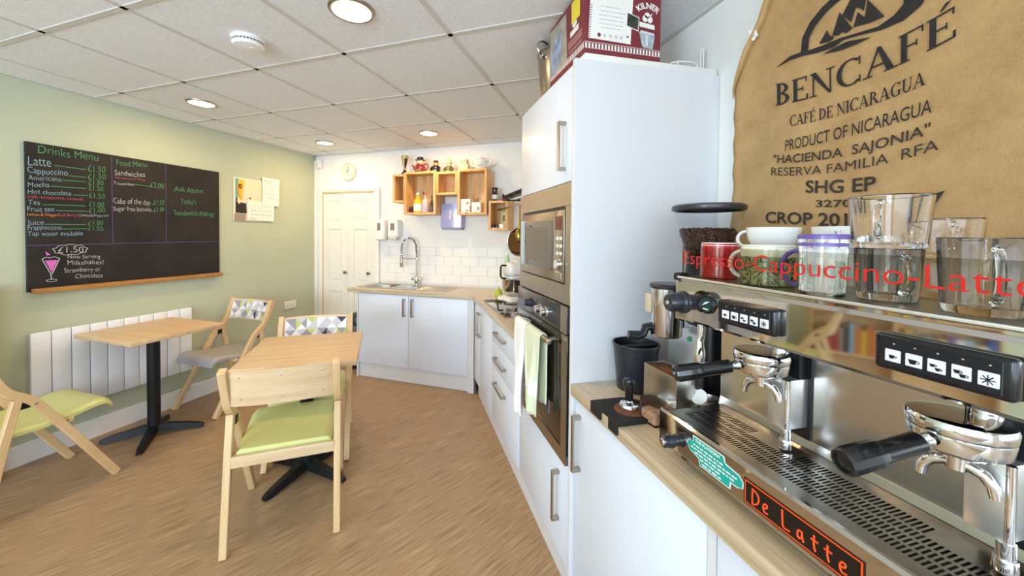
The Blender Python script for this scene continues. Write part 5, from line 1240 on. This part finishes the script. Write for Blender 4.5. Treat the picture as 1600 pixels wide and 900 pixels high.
# portafilters locked into the group heads
HBLK = mat('handle_black', '#121317', rough=.22, coat=.5)
def portafilter(label, gy, dy):
    t = thing('portafilter', label, 'portafilter', (.757, gy, 1.12))
    z = lambda v: v - 1.12
    b = M(); b.lathe([(0, z(1.163)), (.030, z(1.163)), (.040, z(1.166)), (.0475, z(1.172)), (.0495, z(1.180)), (.0510, z(1.190)), (.0505, z(1.1938)), (.044, z(1.1938)), (.042, z(1.175)), (0, z(1.172))], 48); b.build('basket_holder', CHROME, t)
    d = Vector((-.118, dy, -.024)).normalized(); p0 = Vector((-.046, .046 * dy / .118, z(1.181)))
    b = M(); b.axis(p0, d, [(0, -.006), (.0115, -.004), (.010, .004), (.0085, .012), (.0095, .017), (0, .018)], 20); b.build('neck', CHROME, t)
    b = M(); b.axis(p0 + d * .016, d, [(0, 0), (.0130, 0), (.0140, .002), (.0145, .060), (.0150, .064)], 28); b.axis(p0 + d * .078, d, [(.0140, 0), (.0172, .002), (.0180, .006), (.0190, .048), (.0185, .053), (.0165, .0565), (.0130, .057), (.0115, .052), (0, .046)], 12); b.build('handle', HBLK, t, sharp=22)
    b = M(); b.cyl((0, 0, z(1.165)), (0, 0, z(1.138)), .013, .011, n=18)
    for s_ in (-1, 1):
        dd = Vector((-.28, .96, 0)) * s_
        b.tube([Vector((0, 0, z(1.147))) + dd * q + Vector((0, 0, h)) for q, h in [(0, 0), (.012, -.001), (.024, -.007), (.032, -.019), (.034, -.033)]], [.0085, .008, .0075, .0068, .006], 12)
    b.build('spout', CHROME, t)
portafilter('black handled chrome portafilter in the left group, farther from the viewer', .66, .040); portafilter('large black handled chrome portafilter in the right group, nearest the viewer', .36, .016)

# ------------------------------------------------------------------ cups and glasses on the shelf
SH = 1.3575
def mug(name, label, x, y, r, h, m, a, inside=None, hr=.024, taper=1.0, z=SH, cat='mug', group=None, hm=None):
    t = thing(name, label, cat, (x, y, z), a, group)
    b = M(); b.lathe([(0, 0), (r * taper - .003, 0), (r * taper, .003), (r, h - .002), (r - .0015, h), (r - .003, h - .001), (r * taper - .004, .006), (0, .005)] if taper > .9 else [(0, 0), (r * .52, 0), (r * .56, .004), (r * .80, h * .22), (r * .94, h * .55), (r * .99, h * .85), (r, h - .001), (r - .0015, h), (r - .003, h - .001), (r * .92, h * .55), (r * .76, h * .24), (r * .5, .008), (0, .007)], 36); b.build('cup', m, t)
    if inside: b = M(); b.lathe([(r + .0003, h - .006), (r - .0012, h + .0005), (r - .0036, h - .001), (r * taper - .0046, .0075), (0, .0065)], 36); b.build('lining', inside, t)
    if hr: b = M(); b.tube([(r - .002 + hr * 1.1 * math.cos(q), 0, h * .5 + h * .34 * math.sin(q)) for q in [-PI / 2 + PI * i / 14 for i in range(15)]], [.0045] * 15, 10, flat=1.4); b.build('handle', hm or m, t)
    return t
REDM = mat('red_glaze', '#b9272d', rough=.15, coat=.5)
mug('red_mug', 'red mug with white rim at the far end of the machine shelf', .778, .800, .042, .088, REDM, math.radians(60), PORC, hm=PORC)
s = NT('leaf_print'); v = s.coords((1, 1, 1)); n1 = s.add('ShaderNodeTexNoise', Scale=38.0, Detail=3.0, Distortion=3.0); s.link(v, n1.inputs['Vector'])
gz = s.add('ShaderNodeSeparateXYZ'); s.link(v, gz.inputs[0]); lt = s.add('ShaderNodeMath', operation='LESS_THAN'); s.link(gz.outputs['Z'], lt.inputs[0]); lt.inputs[1].default_value = .062
rr = s.ramp(n1.outputs['Fac'], [(.35, rgb('#2a3524')), (.45, rgb('#6c7f3c')), (.52, rgb('#b6b184')), (.58, rgb('#3e4a2c')), (.68, rgb('#84514d'))])
mx = s.add('ShaderNodeMix', data_type='RGBA'); s.link(lt.outputs[0], mx.inputs[0]); mx.inputs[6].default_value = rgb('#ddd9bd'); s.link(rr, mx.inputs[7]); s.link(mx.outputs[2], s.b.inputs['Base Color']); s.b.inputs['Roughness'].default_value = .15
mug('patterned_mug', 'wide cream mug with dark green leaf print beside the red mug', .770, .662, .050, .086, s.m, math.radians(112), PORC, hr=.024, hm=PORC)
PUR = mat('purple_band', '#6f5aa6', rough=.2)
t = thing('purple_glass', 'clear glass mug with purple rim and handle upside down on the shelf', 'glass', (.750, .537, SH))
b = M(); b.lathe([(.031, 0), (.033, .002), (.0355, .08), (.037, .105), (.034, .108), (0, .109), (0, .105), (.032, .103), (.0325, .08), (.0305, .003)], 36); b.build('cup', GLASS, t)
b = M(); b.lathe([(.0362, .088), (.0368, .092), (.0360, .094)], 36); b.lathe([(.0375, .101), (.0372, .1075), (.0345, .1095)], 36); b.build('purple_rim', PUR, t)
b = M(); b.tube([Vector((-.012, .033, .045)) + Vector((-.010, .026, 0)) * math.cos(q) + Vector((0, 0, .034 * math.sin(q))) for q in [-PI / 2 + PI * i / 14 for i in range(15)]], .0042, 10); b.build('handle', PUR, t)
def glass_mug(name, label, x, y, z, r, h, a, hr=.022):
    t = thing(name, label, 'glass mug', (x, y, z), a, None)
    b = M(); b.lathe([(0, 0), (r * .84, 0), (r * .88, .004), (r, h - .002), (r - .0012, h), (r - .0026, h - .0015), (r * .85 - .002, .011), (0, .009)], 36); b.build('cup', GLASS, t)
    b = M(); b.tube([(r * .95 + hr * 1.1 * math.cos(q), 0, h * .52 + h * .34 * math.sin(q)) for q in [-PI / 2 + PI * i / 14 for i in range(15)]], .0048, 10); b.build('handle', GLASS, t)
    return t
glass_mug('glass_mug', 'clear glass mug under the tallest stacked glass mug', .800, .470, SH, .043, .086, math.radians(235))
glass_mug('glass_mug', 'wide clear glass mug stacked highest in the middle of the shelf', .800, .470, SH + .0865, .052, .088, math.radians(200))
glass_mug('glass_mug', 'tall clear glass mug at the right picture edge of the shelf', .785, .352, SH, .046, .105, math.radians(215))
glass_mug('glass_mug', 'clear glass mug behind the right hand one on the shelf', .885, .345, SH, .043, .10, math.radians(20))
glass_mug('glass_mug', 'lower clear glass mug of the pair at the back of the shelf', .925, .462, SH, .042, .068, math.radians(110))
glass_mug('glass_mug', 'upper clear glass mug of the pair at the back of the shelf', .925, .462, SH + .0685, .044, .070, math.radians(215))
for x, y, lb in [(.862, .562, 'tall ribbed clear tumbler behind the purple rimmed glass'), (.895, .530, 'tall ribbed clear tumbler left of the stacked glass mugs')]:
    t = thing('tumbler', lb, 'glass', (x, y, SH), 0, 'ribbed tumblers'); b = M()
    rib = lambda i: 1 + .035 * math.cos(i)
    b.quadgrid(lambda a, c: (.026 * rib(a * 2 * PI * 16) * (.9 + .12 * c) * math.cos(2 * PI * a), .026 * rib(a * 2 * PI * 16) * (.9 + .12 * c) * math.sin(2 * PI * a), .118 * c), 96, 3)
    b.lathe([(0, .004), (.021, .004), (.0245, .118), (.0262, .118)], 32); b.lathe([(0, 0), (.0235, 0)], 32); b.build('cup', GLASS, t)
# white cups: two hidden lower cups carry the two that lie above the mugs
for x, y, lo, up in [(.905, .765, 'white cup under the left white cup', 'large white cup with handle to the left above the red mug'), (.955, .640, 'white cup under the right white cup', 'large white cup behind and right of the other white cup')]:
    mug('white_cup', lo, x, y, .046, .068, PORC, math.radians(60), None, hr=.016, taper=.7, cat='cup', group='white cups')
    mug('white_cup', up, x, y, .058, .060, PORC, math.radians(118 if y > .7 else 320), None, hr=.020, taper=.62, z=SH + .0685, cat='cup', group='white cups')

# ------------------------------------------------------------------ grinder beyond the machine
t = thing('coffee_grinder', 'coffee grinder with clear bean hopper and steel doser beside the espresso machine', 'grinder', (.963, 1.04, WZ + .0005))
zz = lambda v: v - WZ - .0005
SILV = mat('silver_paint', '#cfd3d6', rough=.25, metal=.75)
b = M(); b.box(-.165, .10, -.085, .058, .0, .022, bev=.01, seg=3); b.build('base', SILV, t)
b = M(); b.box(-.06, .095, -.085, .058, .02, zz(1.22), bev=.022, seg=4); b.build('body', BLACK, t)
b = M(); b.prism([(-.165, .022), (-.145, .024), (-.105, .045), (-.085, .09), (-.078, .16), (-.078, zz(1.18)), (-.058, zz(1.18)), (-.058, .022)], (0, -.06, 0), (1, 0, 0), (0, 0, 1), (0, .14, 0)); ff = b.build('front_chute', SILV, t, bevel=.004)
b = M(); b.axis((-.0785, -.020, zz(1.135)), (-1, 0, 0), [(0, 0), (.0085, 0), (.008, .004), (0, .005)], 18); b.build('power_button', mat('green_button', '#2f8f5f', rough=.2, coat=.4), ff)
b = M(); b.lathe([(.0, zz(1.22)), (.075, zz(1.22)), (.076, zz(1.24)), (.060, zz(1.36)), (.058, zz(1.40)), (0, zz(1.40))], 36); b.build('burr_housing', BLACK, t)
# hopper: thin clear cone, filled part-way with beans
hop = lambda f: (.056 + (.104 - .056) * (f ** .62), 1.402 + (1.548 - 1.402) * f)
b = M(); b.lathe([(hop(i / 10)[0], zz(hop(i / 10)[1])) for i in range(11)] + [(hop(i / 10)[0] - .003, zz(hop(i / 10)[1])) for i in range(10, -1, -1)], 48); b.build('hopper', CLEARP, t)
BEAN = mat('roasted_beans', '#4e2c1c', rough=.35, coat=.2, var=.3, vscale=60)
b = M(); b.lathe([(hop(i / 10)[0] - .009, zz(hop(i / 10)[1])) for i in range(0, 6)] + [(.045, zz(1.478)), (0, zz(1.482))], 40)
R = random.Random(11)
def bean(p, r):
    e = Euler((R.random() * 6, R.random() * 6, R.random() * 6)).to_matrix().to_4x4()
    T = Matrix.Translation(p) @ e @ Matrix.Diagonal((1.35, .95, .72, 1)); b.lathe([(r * math.sin(PI * i / 6), -r * math.cos(PI * i / 6)) for i in range(7)], 9, T)
for k in range(900):
    f = R.random() * .52; a = R.random() * 2 * PI; rr_, z_ = hop(f); bean(Vector(((rr_ - .0095) * math.cos(a), (rr_ - .0095) * math.sin(a), zz(z_))), .0056)
for k in range(260):
    a = R.random() * 2 * PI; q = math.sqrt(R.random()) * .078; bean(Vector((q * math.cos(a), q * math.sin(a), zz(1.479) + R.random() * .006)), .0056)
o = b.build('coffee_beans', BEAN, t, sharp=180); o['kind'] = 'stuff'
b = M(); b.lathe([(.102, zz(1.545)), (.107, zz(1.547)), (.109, zz(1.553)), (.108, zz(1.561)), (.10, zz(1.566)), (0, zz(1.570))], 52); b.build('hopper_lid', mat('dark_lid', '#2b2c31', rough=.3, coat=.2), t)
b = M(); b.at(Matrix.Translation((-.15, .0, 0))).lathe([(0, zz(1.145)), (.044, zz(1.145)), (.047, zz(1.15)), (.047, zz(1.30)), (0, zz(1.30))], 36); b.at(Matrix()).box(-.11, -.06, -.02, .02, zz(1.17), zz(1.27), bev=.004); b.build('doser', mat('doser_steel', '#cfcfd2', rough=.12, metal=1.0), t)
b = M(); b.at(Matrix.Translation((-.15, .0, 0))).lathe([(.044, zz(1.295)), (.0515, zz(1.298)), (.0525, zz(1.306)), (.048, zz(1.312)), (0, zz(1.313))], 36); b.build('doser_lid', bpy.data.materials['dark_lid'], t)
b = M(); b.box(-.205, -.190, .012, .038, zz(1.215), zz(1.28), bev=.007, seg=3); b.build('doser_lever', mat('amber_plastic', '#cdb79a', rough=.2), t)
b = M(); b.tube([(-.135, .02, zz(1.168)), (-.175, .03, zz(1.170)), (-.20, .036, zz(1.165)), (-.205, .038, zz(1.145)), (-.225, .045, zz(1.137)), (-.25, .055, zz(1.140))], [.012, .013, .013, .012, .015, .012], 12, flat=1.5); b.build('portafilter_fork', BLACK, t)

# things on the worktop in front of the grinder
t = thing('knock_out_tub', 'round black knock-out tub against the tall unit panel', 'tub', (.815, 1.203, WZ + .0005))
b = M(); b.lathe([(0, 0), (.060, 0), (.064, .004), (.079, .158), (.082, .160), (.082, .166), (.077, .166), (.062, .008), (0, .006)], 40); b.build('tub', mat('tub_black', '#24262d', rough=.35), t)
b = M(); b.box(-.078, .078, -.011, .011, .142, .158, bev=.005); b.build('knock_bar', RUBBER, t)
b = M(); b.lathe([(0, .03), (.066, .03)], 28); b.build('used_grounds', mat('wet_grounds', '#3a241a', rough=.9, bump=.6, bscale=150), t)
GR = mat('ground_coffee', '#7a4a30', rough=.95, var=.35, vscale=90, bump=.6, bscale=200)
t = thing('grounds_tray', 'rectangular steel tray of ground coffee in front of the grinder', 'tray', (.745, .905, WZ + .0005))
b = M(); g = .002; W_, L_, H_ = .075, .15, .148
for q in [(0, g, 0, L_), (W_ - g, W_, 0, L_), (0, W_, 0, g), (0, W_, L_ - g, L_)]: b.box(q[0], q[1], q[2], q[3], 0, H_)
b.box(0, W_, 0, L_, 0, .003)
b.build('tray', STEEL, t, bevel=.0005)
b = M(); b.quadgrid(lambda a, c: (g + (W_ - 2 * g) * a, g + (L_ - 2 * g) * c, H_ - .010 + .004 * math.sin(7 * a + 5 * c)), 10, 14); o = b.build('ground_coffee', GR, t)
t = thing('grounds_jar', 'small square clear jar of coffee grounds beside the tamping mat', 'jar', (.715, .965, WZ + .0005), math.radians(8))
b = M(); b.box(-.024, .024, -.032, .032, 0, .072, bev=.006, seg=3); b.build('jar', CLEARP, t)
b = M(); b.box(-.019, .019, -.027, .027, .004, .040, bev=.004); b.build('grounds', mat('pale_grounds', '#b58d6c', rough=.95, var=.3, vscale=80), t)
t = thing('milk_jug', 'steel milk jug with white dial thermometer left of the espresso machine', 'jug', (.845, .895, WZ + .0005))
b = M(); b.lathe([(0, 0), (.036, 0), (.039, .004), (.036, .05), (.030, .075), (.034, .09), (.032, .09), (.027, .075), (.034, .01), (0, .006)], 28); b.build('jug', STEEL, t)
b = M(); b.axis((-.030, .0, .095), (-.8, -.25, .55), [(0, 0), (.021, 0), (.022, .004), (.022, .008), (.019, .009), (0, .009)], 28); b.build('thermometer', WHITEP, t)
b = M(); b.cyl((-.024, .0, .09), (-.010, .0, .02), .002, n=8); b.build('probe', CHROME, t)
t = thing('tamping_mat', 'black rubber tamping mat hooked over the worktop edge', 'mat', (0, 0, WZ + .0005))
outl = [(.592, .962), (.592, 1.008), (.600, 1.016), (.600, 1.048), (.592, 1.056), (.592, 1.118), (.690, 1.118)] + [(.690 + .072 * math.cos(a), 1.040 + .078 * math.sin(a)) for a in [PI / 2 - PI * i / 14 for i in range(1, 14)]] + [(.690, .962)]
b = M(); b.prism(outl, (0, 0, 0), (1, 0, 0), (0, 1, 0), (0, 0, .013))
for y0, y1 in ((.962, 1.008), (1.056, 1.118)): b.box(.592, .5985, y0, y1, -.025, .003)
b.build('mat', RUBBER, t, bevel=.0015)
b = M(); b.lathe([(.0, .0004), (.044, .0004), (.048, 0)], 24, T=Matrix.Translation((.680, 1.030, .0131))); b.build('coffee_stain', GR, t)
t = thing('tamper', 'black handled steel tamper standing on the rubber mat', 'tamper', (.680, 1.035, WZ + .0142))
b = M(); b.lathe([(0, 0), (.029, 0), (.0295, .004), (.029, .014), (.026, .018), (.012, .022), (.009, .028), (0, .028)], 32); b.build('base', CHROME, t)
b = M(); b.lathe([(0, .027), (.0115, .027), (.012, .034), (.0125, .05), (.0165, .068), (.0185, .082), (.0165, .092), (.010, .097), (0, .098)], 28); b.build('handle', HBLK, t)

# ------------------------------------------------------------------ low bookcase beyond the left picture edge (seen in the steel panel)
t = thing('bookcase', 'low pine bookcase of books along the green wall, mirrored in the coffee machine', 'bookcase', fa(LX + .0015, .0), RA)
BW, BD, BH = 1.08, .15, 1.14; y0 = .03
b = M()
for y in (y0, y0 + BW / 2, y0 + BW): b.box(0, BD, y - .011, y + .011, 0, BH)
b.build('upright', BEECHX, t, bevel=.002)
for z in (.05, .42, .79, 1.12):
    b = M(); b.box(0, BD, y0 + .011, y0 + BW - .011, z, z + .02); b.build('shelf', BEECHX, t, bevel=.002)
b = M(); b.box(0, .006, y0, y0 + BW, .05, BH); b.build('back', BEECHX, t)
names = {'#a13a3a': 'red', '#3d5f9c': 'blue', '#d9b64a': 'yellow', '#4f8a58': 'green', '#e8e4da': 'white', '#6b4a86': 'purple', '#2c2e36': 'black', '#c9763a': 'orange', '#8fb8c9': 'pale blue', '#9c8f7d': 'taupe'}
mats_ = {k: mat('book_' + v.replace(' ', '_'), k, rough=.5) for k, v in names.items()}
R = random.Random(2); nth = {}
for si, z in enumerate((.44, .81)):
    for half in (0, 1):
        y = y0 + .02 + half * BW / 2; end = y0 + (half + 1) * BW / 2 - .06
        while y < end:
            w = R.uniform(.022, .045); h = R.uniform(.20, .27); d = R.uniform(.11, .135); c = R.choice(list(names))
            lb = '%s backed book on the %s shelf of the bookcase' % (names[c], ('middle', 'upper')[si])
            bk = thing('book', lb, 'book', fa(LX + .145 - d, y, z + .0005), RA, 'books with a %s spine on the %s shelf' % (names[c], ('middle', 'upper')[si]))
            b = M(); b.box(d - .003, d, .0, w, 0, h); b.box(0, d, 0, .003, 0, h); b.box(0, d, w - .003, w, 0, h); b.build('cover', mats_[c], bk)
            b = M(); b.box(.004, d - .003, .003, w - .003, .004, h - .004); b.build('pages', PAPER, bk)
            y += w + .002
for o in bpy.data.objects:
    if o.parent is None and o.type in ('MESH', 'EMPTY') and 'label' not in o:
        print('no label:', o.name)
